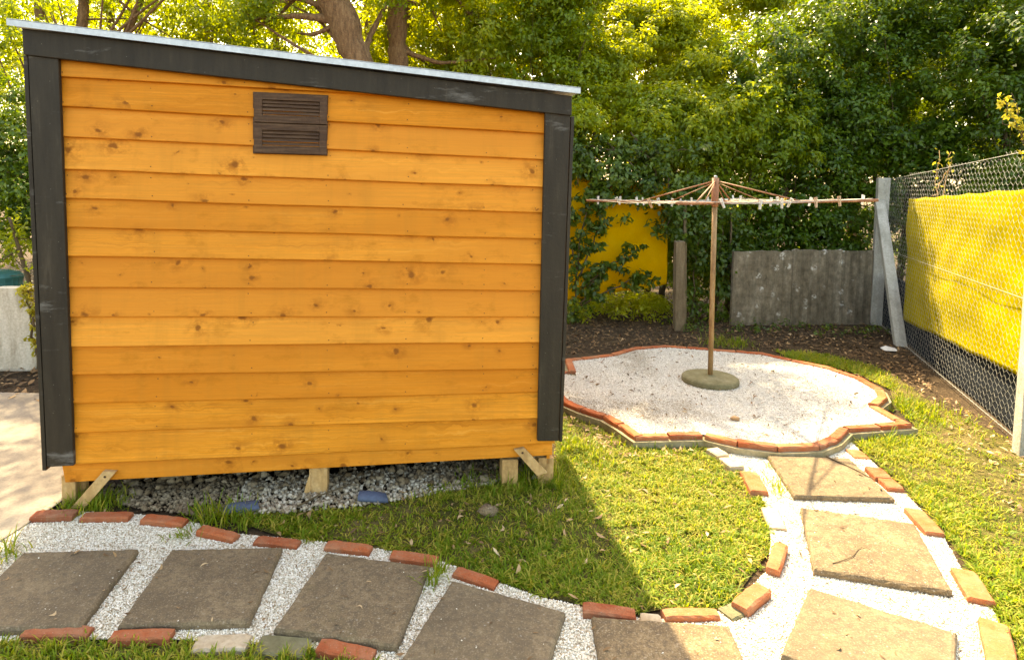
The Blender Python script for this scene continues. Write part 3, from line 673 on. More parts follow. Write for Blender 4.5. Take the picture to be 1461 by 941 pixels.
# grass
def grass(P, label, lmin, lmax, dry=.2, lean=.8, yell=None):
    n = len(P); P = P + (np.stack([vnoise(P, 26, 61), vnoise(P, 26, 62)], -1) - .5) * .05; h = rng.uniform(lmin, lmax, n) * (.35 + .65 * vnoise(P, 5, 2) + .75 * vnoise(P, 17, 4)); a = rng.random(n) * 2 * PI; w_ = rng.uniform(.0012, .0032, n)
    ln = np.abs(rng.normal(lean, .35, n)); dx, dy = np.cos(a), np.sin(a); px, py = -dy, dx
    vs = np.zeros((n, 7, 3)); curve = rng.normal(0, .25, n)
    for k, (s_, ww) in enumerate([(0, 1), (.4, .95), (.75, .7)]):
        ang = ln * (.35 + .65 * s_) ; hor = h * s_ * np.sin(ang); ver = h * s_ * np.cos(np.minimum(ang, 1.45)) + .002
        cx = P[:, 0] + dx * hor + px * curve * hor; cy = P[:, 1] + dy * hor + py * curve * hor
        vs[:, 2*k] = np.stack([cx - px*w_*ww, cy - py*w_*ww, ver], -1); vs[:, 2*k+1] = np.stack([cx + px*w_*ww, cy + py*w_*ww, ver], -1)
    hor = h * np.sin(ln); vs[:, 6] = np.stack([P[:, 0] + dx*hor + px*curve*hor, P[:, 1] + dy*hor + py*curve*hor, np.maximum(h * np.cos(np.minimum(ln, 1.5)), .004)], -1)
    vs[:, :, 2] -= .006
    b = np.arange(n)[:, None] * 7
    f = np.concatenate([b + np.array([[0, 1, 3]]), b + np.array([[0, 3, 2]]), b + np.array([[2, 3, 5]]), b + np.array([[2, 5, 4]]), b + np.array([[4, 5, 6]])])
    t = np.clip(rng.normal(.38, .15, n) + .40 * (vnoise(P, 2.3, 5) - .5) + .35 * (vnoise(P, 13, 6) - .5), 0, .74); t = np.where(rng.random(n) < dry * (.25 + .9 * vnoise(P, 2.0, 8) + .7 * vnoise(P, 9, 9)), rng.uniform(.75, 1, n), t)
    o = MB().bulk(vs.reshape(-1, 3), f, t.repeat(7)).build('grass', M_['grass']); return tag(o, label, 'grass', kind='stuff')
P = scatter(LAWN, 23000); P = P[~in_bricks(P, .012) & ~in_slabs(P)]
bare = vnoise(P, 3.5, 21) * .6 + vnoise(P, 9, 22) * .4
dry_zone = (project(np.c_[P, np.zeros(len(P))])[0] < 930) & (project(np.c_[P, np.zeros(len(P))])[1] < 640)
keep = (bare > .44 - .10 * rng.random(len(P))) | (rng.random(len(P)) < .30); keep &= ~dry_zone | (rng.random(len(P)) < .35)
rub = inside(P, RUB); keep &= ~rub | (rng.random(len(P)) < .25)
grass(P[keep], 'short green lawn between the shed and the curving path', .014, .044, .36, 1.15)
P = scatter(RLAWN, 21000); P = P[~in_bricks(P, .012) & ~in_slabs(P)]
q = project(np.c_[P, np.zeros(len(P))]); fe = (q[1] - 600) / 400 * .0 + np.clip((1461 - q[0]) / 240, 0, 1)
fd = (4.49 - P[:, 0]) * .92 - (7.3 - P[:, 1]) * .374   # metres left of the wire fence
keep = rng.random(len(P)) < np.clip((fd - .05) * 2.6, .06, 1) * np.clip(vnoise(P, 3, 31) * 2.2 + .05, .3, 1)
grass(P[keep], 'patchy green lawn between the path and the wire fence', .020, .055, .38, 1.15)
P = scatter(FRONT, 20000); P = P[~in_bricks(P, .0) & ~in_slabs(P)]
grass(P, 'grass verge in front of the path at the bottom of the picture', .02, .05, .3)
# tufts
def tuft(px, py, r, n, lmax=.09):
    c = G(px, py)[:2]; P_ = c + rng.normal(0, r, (n, 2)); return P_
T = np.concatenate([tuft(100, 722, .035, 120), tuft(130, 720, .05, 200), tuft(150, 724, .05, 140), tuft(12, 795, .03, 50), tuft(255, 769, .02, 24), tuft(620, 822, .025, 70), tuft(612, 835, .02, 30), tuft(790, 690, .06, 260), tuft(745, 690, .07, 260), tuft(690, 695, .07, 150), tuft(330, 742, .07, 240), tuft(290, 742, .05, 100), tuft(815, 640, .06, 260), tuft(840, 655, .07, 220), tuft(1040, 490, .12, 420), tuft(1140, 515, .07, 200), tuft(1180, 520, .1, 260), tuft(1100, 690, .02, 24), tuft(1110, 705, .02, 20), tuft(960, 628, .09, 300), tuft(900, 632, .05, 160), tuft(1260, 628, .08, 240), tuft(1320, 590, .12, 420), tuft(1110, 668, .03, 60)])
T = T[~in_slabs(T) & ~in_bricks(T)]
grass(T, 'taller grass tufts at the stilts, kerb and gravel edges', .035, .085, .15, .75)

def leaves_flat(name, P, z, smin, smax, mat, label, tint=None, slim=.45, tilt=.35):
    n = len(P); s = rng.uniform(smin, smax, n); st = [(-1, .10, .10), (-.35, .85, -.02), (.3, .9, 0), (1, .08, .16)]
    base = np.array([(x, sg * w_, z + (.22 if 0 < i < 3 else 0)) for i, (x, w_, z) in enumerate(st) for sg in (-1, 1)], float)
    base = base[None] * np.stack([s, s * rng.uniform(.6, 1.2, n) * slim, s * rng.uniform(.2, 1.6, n)], -1)[:, None]
    base[:, :, 1] += (base[:, :, 0] ** 2 / s[:, None]) * rng.normal(0, .35, n)[:, None]
    v = np.einsum('nij,nkj->nki', rotm(n, tilt), base)
    v += np.concatenate([P, np.zeros((n, 1))], 1)[:, None]; v[:, :, 2] += (z if np.isscalar(z) else z[:, None]) + s[:, None] * .16
    f = (np.arange(n)[:, None, None] * 8 + np.array([[0, 1, 3, 2], [2, 3, 5, 4], [4, 5, 7, 6]])[None]).reshape(-1, 4); t = (rng.random(n) if tint is None else tint).repeat(8)
    return tag(MB().bulk(v.reshape(-1, 3), f, t).build(name, mat), label, 'leaf litter', kind='stuff')
BACK = np.array([[.55, 5.5], [.4, 8.6], [5.2, 8.4], [4.9, 7.3], [4.3, 6.1], [3.7, 4.9], [3.2, 5.0], [2.9, 5.9], [1.9, 6.05], [1.2, 5.8]])
P = scatter(BACK, 620); P = P[~inside(P, ring)]
leaves_flat('leaf_litter', P, -.006, .008, .026, M_['litter'], 'brown fallen leaves over the dark soil behind the gravel bed', np.clip(rng.beta(1.3, 3.4, len(P)), 0, 1))
P = scatter(PADIN, 190); P = P[rng.random(len(P)) < .75]
leaves_flat('leaf_litter', P, PADZ, .007, .021, M_['litter'], 'small dry leaves scattered over the white gravel bed', rng.beta(1.3, 3, len(P)), .32)
P = scatter(PATH, 230); P = P[~in_bricks(P)]; gap = inside(P, poly([(190, 780), (260, 780), (180, 900), (105, 900)])) | inside(P, poly([(400, 780), (470, 790), (390, 905), (340, 905)])); P = P[gap | (rng.random(len(P)) < .22)]
zz = np.where(in_slabs(P), SLABZ, .010)
leaves_flat('leaf_litter', P, zz, .006, .018, M_['litter'], 'bits of dry leaf on the path gravel and slabs', rng.beta(1.6, 2, len(P)), .3)
P = np.concatenate([scatter(LAWN, 90), scatter(poly([(802, 585), (830, 590), (905, 625), (1000, 635), (960, 660), (870, 650), (810, 620)]), 600), scatter(poly([(1290, 520), (1461, 640), (1480, 760), (1400, 690), (1330, 600)]), 420)])
leaves_flat('leaf_litter', P, .004, .008, .026, M_['litter'], 'straw coloured dead leaves lying in the lawn and along the fence', rng.beta(2.5, 1.6, len(P)), .35)
DL = np.array([[-2.6, 4.2], [-2.6, 5.0], [-6, 5.1], [-6, 4.2]]); P = scatter(DL, 300)
leaves_flat('leaf_litter', P, .0, .012, .04, M_['litter'], 'dead leaves along the foot of the low wall by the driveway', rng.beta(1.6, 2.4, len(P)))

# ------------------------------------------------------------------ clothesline
pb = G(1015, 545, PADZ)[:2] + np.array([0, .03]); cl = thing('rotary_clothesline', 'rusty rotary clothesline standing in a round concrete foot on the white gravel', 'clothesline', (*pb, PADZ), 0)
hub = D(1020, 289, pb[1]) - np.array([*pb, PADZ]); topp = D(1021, 254, pb[1]) - np.array([*pb, PADZ])
m = MB(); m.lathe([(.205, -.03), (.211, .012), (.208, .030), (.198, .038), (.05, .047), (.03, .052)], 40); m.build('base', M_['disc'], cl, smooth=False)
m = MB(); m.tube([(0, 0, .05), hub * .5, hub], .019, 12); m.build('pole', M_['polewood'], cl, smooth=True)
m = MB(); m.tube([hub - [0, 0, .03], hub, topp], .0255, 12); m.build('sleeve', M_['rust'], cl, smooth=True)
m = MB(); m.lathe([(.012, -.01), (.014, .012), (.006, .02)], 10, at=topp); m.build('cap', M_['wire'], cl)
LA, TH = 1.04, math.radians(33)
ends = []
for k, zz in enumerate((1.478, 1.445, 1.425, 1.45)):
    th = TH + k * PI / 2; d = np.array([math.cos(th), -math.sin(th), 0]); e = hub + d * LA; e[2] = zz - PADZ; ends.append(e)
    m = MB(); m.tube([hub + [0, 0, -.005], (hub + e) / 2 + [0, 0, -.004], e], .0095, 8); m.build('arm', M_['rust'], cl, smooth=True)
    s_ = hub + (e - hub) * .56; m = MB(); m.tube([topp - [0, 0, .02], s_], .0060, 6); m.build('strut', M_['rust'], cl, smooth=True)
    s_ = hub + (e - hub) * .33; m = MB(); m.tube([topp - [0, 0, .03], s_], .0038, 6); m.build('strut', M_['rust'], cl, smooth=True)
wires = []
for rr in (.36, .5, .64, .78, .97):
    m = MB()
    for k in range(4):
        a, b = hub + (ends[k] - hub) * rr, hub + (ends[(k+1) % 4] - hub) * rr; mid = (a + b) / 2 - [0, 0, .012]
        a = a + [0, 0, .012]; b = b + [0, 0, .012]; m.tube([a, mid, b], .0017, 4, caps=False); wires += [(a, mid, rr), (mid, b, rr)]
    m.build('line', M_['wire'], cl)
M_['peg'] = m_noise('pale plastic', [(.55, .52, .46), (.72, .70, .64)], 20, rough=.6, bs=.1, spec=.4)
M_['pegy'] = m_noise('yellow plastic', [(.55, .36, .03), (.72, .50, .05)], 20, rough=.6, bs=.1, spec=.4)
M_['pego'] = m_noise('pinkish wood', [(.45, .28, .16), (.60, .42, .27)], 20, rough=.7, bs=.1)
pegx = [(853, 'w'), (883, 'w'), (886, 'w'), (911, 'w'), (915, 'w'), (926, 'o'), (939, 'w'), (958, 'w'), (970, 'w'), (988, 'w'), (1008, 'w'), (1029, 'w'), (1045, 'w'), (1057, 'w'), (1086, 'w'), (1098, 'w'), (1108, 'w'), (1114, 'w'), (1119, 'y'), (1128, 'w'), (1155, 'w'), (1166, 'o'), (1196, 'o'), (1229, 'w')]
ordn = ['leftmost', 'second', 'third', 'fourth', 'fifth', 'sixth', 'seventh', 'eighth', 'ninth', 'tenth', 'eleventh', 'twelfth', 'thirteenth', 'fourteenth', 'fifteenth', 'sixteenth', 'seventeenth', 'eighteenth', 'nineteenth', 'twentieth', 'twenty first', 'twenty second', 'twenty third', 'rightmost']
base0 = np.array([*pb, PADZ])
cand = []
for a, b, rr in wires:
    for t in np.linspace(.04, .96, 60): cand.append((a + (b - a) * t, b - a, rr))
cpx = np.array([project(base0 + c[0])[0] for c in cand]); 
def peg_mesh(mat):
    m = MB()
    for s_ in (-1, 1):
        m.prism([(-.005, s_*.0015, .020), (.005, s_*.0015, .020), (.005, s_*.0015, .030), (-.005, s_*.0015, .030)], np.array([0, -.001, 0]), np.array([0, .001, 0]))
        m.prism([(-.0055, s_*.004, -.042), (.0055, s_*.004, -.042), (.0045, s_*.010, .030), (-.0045, s_*.010, .030)], np.array([0, -.002, 0]), np.array([0, .002, 0]))
    m.tube([(-.007, 0, -.002), (.007, 0, -.002)], .0045, 6); return m
pegme = {}
for k, (px, c) in enumerate(pegx):
    ok = np.where(abs(cpx - px) < 2.5)[0]; ok = [i for i in ok if cand[i][2] > .7] or list(np.argsort(abs(cpx - px))[:4]); i = ok[rng.integers(len(ok))]
    p, e, rr = cand[i]; mat = M_[{'w': 'peg', 'y': 'pegy', 'o': 'pego'}[c]]
    colr = {'w': 'white plastic', 'y': 'yellow', 'o': 'pinkish'}[c]
    if c not in pegme:
        o = peg_mesh(mat).build('clothes_peg', mat); pegme[c] = o
    else: o = pegme[c].copy(); COL.objects.link(o)
    o.location = tuple(base0 + p + [0, 0, .0]); o.scale = (.95, .95, .95); o.rotation_euler = (rng.normal(0, .35), rng.normal(0, .15), math.atan2(e[1], e[0]) + rng.normal(0, .25))
    tag(o, f'{colr} clothes peg clipped on the clothesline, {ordn[k]} counting from the left', 'clothes peg', 'clothes pegs on the rotary clothesline')

# ------------------------------------------------------------------ wire fence on the right
FA, FB = np.array([4.70, 7.25, 0]), np.array([3.30, 3.66, 0]); fdv = (FB - FA) / np.linalg.norm(FB - FA); FL = np.linalg.norm(FB - FA); fnv = np.array([fdv[1], -fdv[0], 0])  # fnv points left, to the lawn
if fnv[0] > 0: fnv = -fnv
fen = thing('wire_fence', 'galvanised wire netting fence on concrete posts along the right side', 'fence', FA, 0)
def cpost(base, h, wd, name='post'):
    m = MB(); wv = wd / 2; r = rng
    a = math.atan2(fdv[1], fdv[0]); vs = []; zs = np.linspace(-.05, h, 9)
    for z in zs:
        for x, y in ((-wv, -wv), (wv, -wv), (wv, wv), (-wv, wv)):
            x += r.normal(0, .0015); y += r.normal(0, .0015); vs.append((base[0] + x*math.cos(a) - y*math.sin(a), base[1] + x*math.sin(a) + y*math.cos(a), z))
    f = [(i*4+j, i*4+(j+1) % 4, (i+1)*4+(j+1) % 4, (i+1)*4+j) for i in range(8) for j in range(4)] + [(3, 2, 1, 0), (32, 33, 34, 35)]
    return m.add(vs, f).build(name, M_['postc'], fen, bevel=.006)
cpost(np.zeros(3), 1.70, .12); cpost(FB - FA + fdv * .06, 1.86, .11); cpost(fdv * (FL * 2), 1.9, .11)
# slanting brace
b0 = G(1290, 491) - FA; b0[2] = 0; b1 = np.array([0, 0, 1.42]) + fdv * .05; m = MB(); dirb = (b1 - b0) / np.linalg.norm(b1 - b0); wv = fnv * .05; tv = np.cross(dirb, fnv) * .045
c0 = [b0 - dirb * .1 + s1*wv + s2*tv + fnv*.035 for s1, s2 in ((-1,-1),(1,-1),(1,1),(-1,1))]; c1 = [q + (b1 - b0) + dirb * .1 for q in c0]
m.add(c0 + c1, BOXF); m.build('brace', M_['postc'], fen, bevel=.006)
# hexagonal netting
m = MB(); cw, chh = .070, .040; nx = int(FL * 1.55 / cw); 
ztopf = lambda s_: np.interp(s_, [0, FL, FL * 2], [1.66, 1.80, 1.85])
def wp(s_, z, o=0): return fdv * s_ + np.array([0, 0, z]) + fnv * o
segs = []
for i in range(nx):
    for j in range(50):
        s0 = (i + .5 * (j % 2)) * cw; z = .01 + j * chh
        if z + chh > ztopf(s0) + .03: break
        jit = lambda: rng.normal(0, .0025)
        a = wp(s0, z + .0, jit()); b = wp(s0, z + chh * .45, jit()); l_ = wp(s0 - cw/2, z + chh, jit()); r_ = wp(s0 + cw/2, z + chh, jit())
        segs += [(a, b), (b, l_), (b, r_)]
V = []; Fq = []
for i, (a, b) in enumerate(segs):
    d = b - a; d /= np.linalg.norm(d); u = np.cross(d, fnv); u /= np.linalg.norm(u); r = .00095
    for p in (a, b):
        for k in range(3): V.append(p + r * (math.cos(k*2*PI/3) * u + math.sin(k*2*PI/3) * fnv))
    o = i * 6; Fq += [(o, o+1, o+4, o+3), (o+1, o+2, o+5, o+4), (o+2, o, o+3, o+5)]
MB().bulk(np.array(V), np.array(Fq), np.full(len(V), .5)).build('netting', M_['wire'], fen)
m = MB(); 
for zz in (lambda s_: ztopf(s_) + .005, lambda s_: .9, lambda s_: .04):
    m.tube([wp(s_, zz(s_), .004) for s_ in np.linspace(.06, FL * 1.5, 10)], .0022, 5)
m.build('strand_wire', M_['wire'], fen)
# cloth sheets hanging behind the netting
def onfence(px, py, off):
    r = ray(px, py); o = FA + fnv * off; t = ((o - CAM) @ fnv) / (r @ fnv); return CAM + r * t
def cloth(name, corners, off, mat, label, amp, nx=60, ny=40, extra=None, cat='tarpaulin', seed=3):
    r = np.random.default_rng(seed); tl, tr_, br_, bl_ = corners; v = []
    ph = r.random(12) * 6.28; nn = np.cross(tr_ - tl, bl_ - tl); nn /= np.linalg.norm(nn)
    if nn @ (CAM - tl) < 0: nn = -nn
    c = sum(corners) / 4
    for j in range(ny + 1):
        for i in range(nx + 1):
            s_, t = i / nx, j / ny; p = (tl*(1-s_) + tr_*s_)*(1-t) + (bl_*(1-s_) + br_*s_)*t
            w_ = math.sin(s_*9 + t*5 + ph[0]) * .4 + math.sin(s_*17 - t*7 + ph[1]) * .25 + math.sin(t*11 + s_*3 + ph[2]) * .25 + math.sin(s_*31 + t*23 + ph[3]) * .10 + math.sin(s_*5 - t*19 + ph[4]) * .2
            env = math.sin(PI * min(1, max(0, t))) * .75 + .25
            p = p + nn * amp * w_ * env; ed_ = math.sin(s_*14 + ph[5]) * .006 + math.sin(s_*33 + ph[6]) * .003
            p[2] += ed_ * (t > .5) * (t - .5) * 2 + (.012 * -math.sin(PI * ((s_ * 5) % 1)) * (1 - t) ** 3)
            v.append(p - c)
    n = nx + 1; f = [(j*n+i, j*n+i+1, (j+1)*n+i+1, (j+1)*n+i) for j in range(ny) for i in range(nx)]
    o = MB().add(v, f).build(name, mat, loc=c, smooth=True); so_ = o.modifiers.new('thick', 'SOLIDIFY'); so_.thickness = .0015
    return tag(o, label, cat)
of = -.035
TL, TR, BRc, BL = onfence(1297, 283, of), onfence(1475, 267, of), onfence(1475, 547, of), onfence(1289, 456, of)
cloth('tarpaulin', (TL, TR, BRc, BL), of, M_['tarp'], 'bright yellow tarpaulin hung behind the wire netting on the right', .024)
a, b = onfence(1262, 300, -.075), onfence(1475, 480, -.075); a2 = a.copy(); a2[2] = .0; b2 = b.copy(); b2[2] = .0; a[2] = .62; b[2] = .62
cloth('shade_cloth', (a, b, b2, a2), 0, M_['cloth'], 'blue black shade cloth along the foot of the wire fence below the yellow tarpaulin', .012, cat='shade cloth', seed=5)

# ------------------------------------------------------------------ back boundary
def m_panel():
    s = NT('stained fibre cement'); p = s.pos(); n1 = s.noise(s.pos((5, 5, 1.3)), 1.3, 8, .75); n2 = s.noise(p, 14, 6, .75)
    c = s.ramp(n1, [(.3, (.10, .078, .050)), (.5, (.24, .195, .135)), (.7, (.40, .34, .25))])
    c = s.mix(s.math('MULTIPLY', s.ramp(n2, [(.4, 1.0), (.6, 0.0)]), .5), c, (.05, .045, .028))
    li = s.vor(p, 7); sp = s.math('MULTIPLY', s.ramp(li, [(.18, 1.0), (.30, 0.0)]), s.ramp(s.noise(p, 30, 4), [(.45, 0.0), (.6, 1.0)]))
    c = s.mix(s.math('MULTIPLY', sp, .95), c, (.66, .64, .57)); return s.fin(c, .92, n2, .5, .006, .2)
M_['panel'] = m_panel()
wa, wb = G(1043, 463), G(1250, 461); wl = np.linalg.norm(wb - wa); wdv = (wb - wa) / wl; wnv = np.array([-wdv[1], wdv[0], 0])
pw = thing('panel_wall', 'low stained cement panel wall with white lichen spots under the dark hedge', 'wall', wa, math.atan2(wdv[1], wdv[0]))
x = 0
hs = [.845, .86, .852]; ws = [wl * .40, wl * .34, wl * .26 + .1]
for k in range(3):
    m = MB(); n = 12; h = hs[k]; w2 = ws[k] - .006; vs = []
    xs = np.linspace(x, x + w2, n + 1); tz = h + rng.normal(0, .004, n + 1)
    for i in range(n + 1):
        yo = .006 * (i % 2)
        vs += [(xs[i], yo, -.05), (xs[i], yo, tz[i]), (xs[i], yo + .04, tz[i]), (xs[i], yo + .04, -.05)]
    f = [(i*4+j, (i+1)*4+j, (i+1)*4+(j+1) % 4, i*4+(j+1) % 4) for i in range(n) for j in range(4)] + [(0, 1, 2, 3), (n*4+3, n*4+2, n*4+1, n*4)]
    m.add(vs, f).build('panel', M_['panel'], pw); x += ws[k]
def wpost(px, pyt, pyb, y_shift, wd, label, name='wooden_post', lean=0):
    g = G(px, pyb); t = D(px + lean, pyt, g[1]); m = MB(); r = rng; n = 8; vs = []
    for i in range(n + 1):
        z = -.06 + (t[2] + .06) * i / n; xx = (t[0] - g[0]) * i / n + r.normal(0, .002); s_ = wd / 2 * (1 - .10 * i / n)
        for a_, b_ in ((-1, -1), (1, -1), (1, 1), (-1, 1)): vs.append((xx + a_*s_ + r.normal(0, .002), b_*s_ + r.normal(0, .002), z + (r.normal(0, .008) if i == n else 0)))
    f = [(i*4+j, i*4+(j+1) % 4, (i+1)*4+(j+1) % 4, (i+1)*4+j) for i in range(n) for j in range(4)] + [(3, 2, 1, 0), tuple(n*4+j for j in range(4))]
    return tag(m.add(vs, f).build(name, M_['greywood'], loc=(g[0], g[1], 0)), label, 'post')
wpost(969, 345, 469, 0, .105, 'weathered wooden post between the amber tarpaulin and the clothesline pole')
wpost(977, 285, 462, 0, .035, 'thin pale stake rising right behind the weathered wooden post', 'stake')
wpost(1043, 300, 455, 0, .02, 'thin grey stake in the dark hedge right of the clothesline pole', 'stake')
yb = 7.25
cloth('tarpaulin', (D(780, 250, yb), D(953, 262, yb), D(951, 406, yb), D(790, 432, yb)), 0, M_['tarpback'], 'amber yellow tarpaulin behind the climber at the back of the garden', .05, seed=11)

# low wall on the left
M_['wallc'] = m_noise('streaked pale wall', [(.34, .28, .20), (.55, .48, .38), (.68, .62, .52)], 3, (5, 5, 1.2), .92, .5, .01)
lw = np.array([G(60, 527), G(-60, 527)]); lwd = lw[1] - lw[0]; lwd /= np.linalg.norm(lwd)
la, lb_ = lw[0] - lwd * 1.8, lw[0] + lwd * 4.5; hz = D(25, 411, lw[0][1])[2]
m = MB(); n = 30; vs = []
for i in range(n + 1):
    p = la + (lb_ - la) * i / n; z = hz + rng.normal(0, .004)
    vs += [(p[0], p[1] - .0 + rng.normal(0, .002), -.05), (p[0], p[1] + rng.normal(0, .002), z), (p[0], p[1] + .12, z), (p[0], p[1] + .12, -.05)]
f = [(i*4+j, i*4+(j+1) % 4, (i+1)*4+(j+1) % 4, (i+1)*4+j) for i in range(n) for j in range(4)] + [(3, 2, 1, 0), (n*4, n*4+1, n*4+2, n*4+3)]
tag(MB().add(vs, [g for g in f]).build('low_wall', M_['wallc']), 'low pale streaked wall behind the driveway left of the shed', 'wall')
M_['teal'] = m_noise('teal plastic', [(.02, .12, .12), (.04, .20, .19)], 8, rough=.5)
bc = D(-4, 400, lw[0][1] + .55); m = MB(); m.lathe([(.16, -bc[2]), (.19, .0), (.20, .04), (.17, .07), (.10, .09)], 20); tag(m.build('water_butt', M_['teal'], loc=bc), 'teal plastic tub peeping over the low wall at the left edge', 'tub')
M_['moss'] = m_noise('dry yellow moss', [(.16, .12, .02), (.34, .26, .05), (.44, .36, .10)], 12, (4, 4, 1), .9, .6)

# ------------------------------------------------------------------ foliage
def leafcloud(centers, outw, cr, per, ll, lw_, up_bias=.5, droop=.2, rg=rng):
    n = len(centers); tot = n * per
    C = np.repeat(centers, per, 0); O = np.repeat(outw, per, 0); R_ = np.repeat(cr, per)
    P_ = rg.normal(0, 1, (tot, 3)); P_ /= np.linalg.norm(P_, axis=1)[:, None]; rad = rg.random(tot) ** .5; loc = P_ * (rad * R_)[:, None]; loc[:, 2] *= .75
    pos = C + loc
    nrm = P_ * .5 + O * .45 + np.array([0, 0, up_bias]) + rg.normal(0, .45, (tot, 3)); nrm /= np.linalg.norm(nrm, axis=1)[:, None]
    dr = P_ + O * .4 + rg.normal(0, .5, (tot, 3)) - np.array([0, 0, droop]); dr -= nrm * (dr * nrm).sum(1)[:, None]; dr /= np.linalg.norm(dr, axis=1)[:, None] + 1e-9
    sd_ = np.cross(nrm, dr); s = ll * rg.uniform(.6, 1.25, tot); w_ = lw_ * rg.uniform(.7, 1.2, tot)
    v = np.zeros((tot, 4, 3)); v[:, 0] = pos - dr * (s/2)[:, None]; v[:, 2] = pos + dr * (s/2)[:, None] - nrm * (s * .12)[:, None]
    m_ = pos + nrm * (s * .08)[:, None] - dr * (s * .06)[:, None]; v[:, 1] = m_ + sd_ * (w_/2)[:, None]; v[:, 3] = m_ - sd_ * (w_/2)[:, None]
    ct = np.repeat(np.clip(rg.normal(.45, .16, n), 0, 1), per); t = np.clip(ct + rg.normal(0, .16, tot), 0, 1)
    return v.reshape(-1, 3), np.arange(tot)[:, None] * 4 + np.arange(4)[None], t.repeat(4)
def crown_pts(blobs, dens, shell=.45, gap=.30, seed=1):
    """cluster centres spread through uneven ellipsoids, with gaps"""
    rg = np.random.default_rng(seed); Cs, Os, Rs = [], [], []
    for (c, r) in blobs:
        c, r = np.array(c), np.array(r); n = int(dens * (r[0]*r[1] + r[1]*r[2] + r[0]*r[2]))
        d = rg.normal(0, 1, (n, 3)); d /= np.linalg.norm(d, axis=1)[:, None]
        th = np.stack([np.arctan2(d[:, 1], d[:, 0]) * 1.6 + seed, d[:, 2] * 2.3 + seed * 3], -1); lump = .78 + .42 * vnoise(th, 1.3, seed + 40)
        rad = rg.random(n) ** shell * lump; ok = vnoise(th, 2.6, seed + 80) > gap * rg.random(n) * 1.6
        p = c + d * r * rad[:, None]; ok &= p[:, 2] > .08
        Cs.append(p[ok]); Os.append(d[ok]); Rs.append(rg.uniform(.10, .22, ok.sum()))
    return np.concatenate(Cs), np.concatenate(Os), np.concatenate(Rs)
def trunk_mesh(paths, k=10, rough=.06):
    m = MB()
    for pts, rads in paths:
        P_ = np.array(pts, float); n = 26; t = np.linspace(0, 1, len(P_)); T_ = np.linspace(0, 1, n); Q = np.stack([np.interp(T_, t, P_[:, i]) for i in range(3)], -1); R_ = np.interp(T_, t, rads)
        for i in range(3): Q[:, i] = np.convolve(np.pad(Q[:, i], 2, 'edge'), np.ones(5) / 5, 'valid')
        Q[0] = P_[0]; Q[-1] = P_[-1]
        Q += rng.normal(0, 1, Q.shape) * (R_ * .07)[:, None]; m.tube(Q, R_ * (1 + rng.normal(0, rough, n)), k)
    return m
def tree(name, label, cat, base, trunks, blobs, leaf, dens, per, ll, lw_, seed, group=None, shell=.5, gap=.35, bark='bark', branches=10, crs=1.0, upb=.5):
    base = np.array([base[0], base[1], 0.0]); t = thing(name, label, cat, base, 0, group)
    C, O, R_ = crown_pts(blobs, dens, shell, gap, seed); C = C - base
    rg = np.random.default_rng(seed + 500)
    paths = [([np.array(p) - base for p in pts], rads) for pts, rads in trunks]
    main = paths[0][0]
    for b in range(branches):
        e = C[rg.integers(len(C))]; tt = rg.uniform(.3, .95); i = min(int(tt * (len(main) - 1)), len(main) - 2); fr__ = tt * (len(main) - 1) - i; s_ = np.array(main[i]) * (1 - fr__) + np.array(main[i+1]) * fr__
        r0 = paths[0][1][-1] * rg.uniform(.25, .55); mid = s_ * .45 + e * .55 + rg.normal(0, .1, 3) + [0, 0, -.05]
        paths.append(([s_, mid, e], [r0, r0 * .6, r0 * .25]))
    trunk_mesh(paths).build('trunk' if cat == 'tree' else 'stem', M_[bark], t, smooth=True)
    v, f, ti = leafcloud(C, O, R_ * crs, per, ll, lw_, upb, rg=rg); MB().bulk(v, f, ti).build('crown' if cat == 'tree' else 'foliage', M_[leaf], t); return t
TG = 'trees and shrubs behind the garden'
# big leaning trunk behind the roof
y = 7.0
tree('tree', 'tree with a thick leaning trunk rising behind the middle of the shed roof', 'tree', D(545, 400, y),
     [([np.array([*D(545, 400, y)[:2], -.1]), D(528, 160, y), D(512, 88, y), D(488, 30, y), D(466, -25, y), D(440, -120, y)], [.20, .175, .165, .165, .15, .11])],
     [((-1.9, 7.3, 4.3), (1.2, .8, .75)), ((-.9, 7.2, 4.0), (.7, .6, .55)), ((-2.6, 7.4, 3.5), (.8, .6, .5))], 'leaf_mid', 80, 46, .075, .028, 11, TG, branches=14)
y = 7.9
tree('tree', 'tree with a straight brown trunk just right of the thick leaning one', 'tree', D(570, 380, y),
     [([np.array([*D(572, 380, y)[:2], -.1]), D(568, 100, y), D(566, 40, y), D(568, -20, y), D(575, -110, y)], [.15, .125, .12, .115, .09])],
     [((-.7, 8.1, 4.2), (1.1, .7, .7)), ((-.1, 8.2, 3.5), (.8, .6, .7)), ((-1.1, 8.3, 3.4), (.7, .5, .5))], 'leaf_lime', 80, 46, .08, .03, 12, TG, branches=14)
slim = [(395, 8.6, .05, 'slender tree with thin crown behind the roof left of the thick leaning trunk', 'leaf_mid'), (300, 8.2, .055, 'slender yellow green tree over the left third of the shed roof', 'leaf_lime'), (528, 9.2, .07, 'slender tree seen between the two big trunks', 'leaf_lime'),
        (640, 9.0, .06, 'slender tree with two thin stems right of the straight brown trunk', 'leaf_lime'), (672, 8.6, .07, 'slender tree with a greyish stem above the right half of the shed roof', 'leaf_mid'), (160, 8.4, .06, 'slender tree above the left end of the shed roof', 'leaf_lime'), (60, 9.0, .07, 'open yellow green tree at the top left corner', 'leaf_lime')]
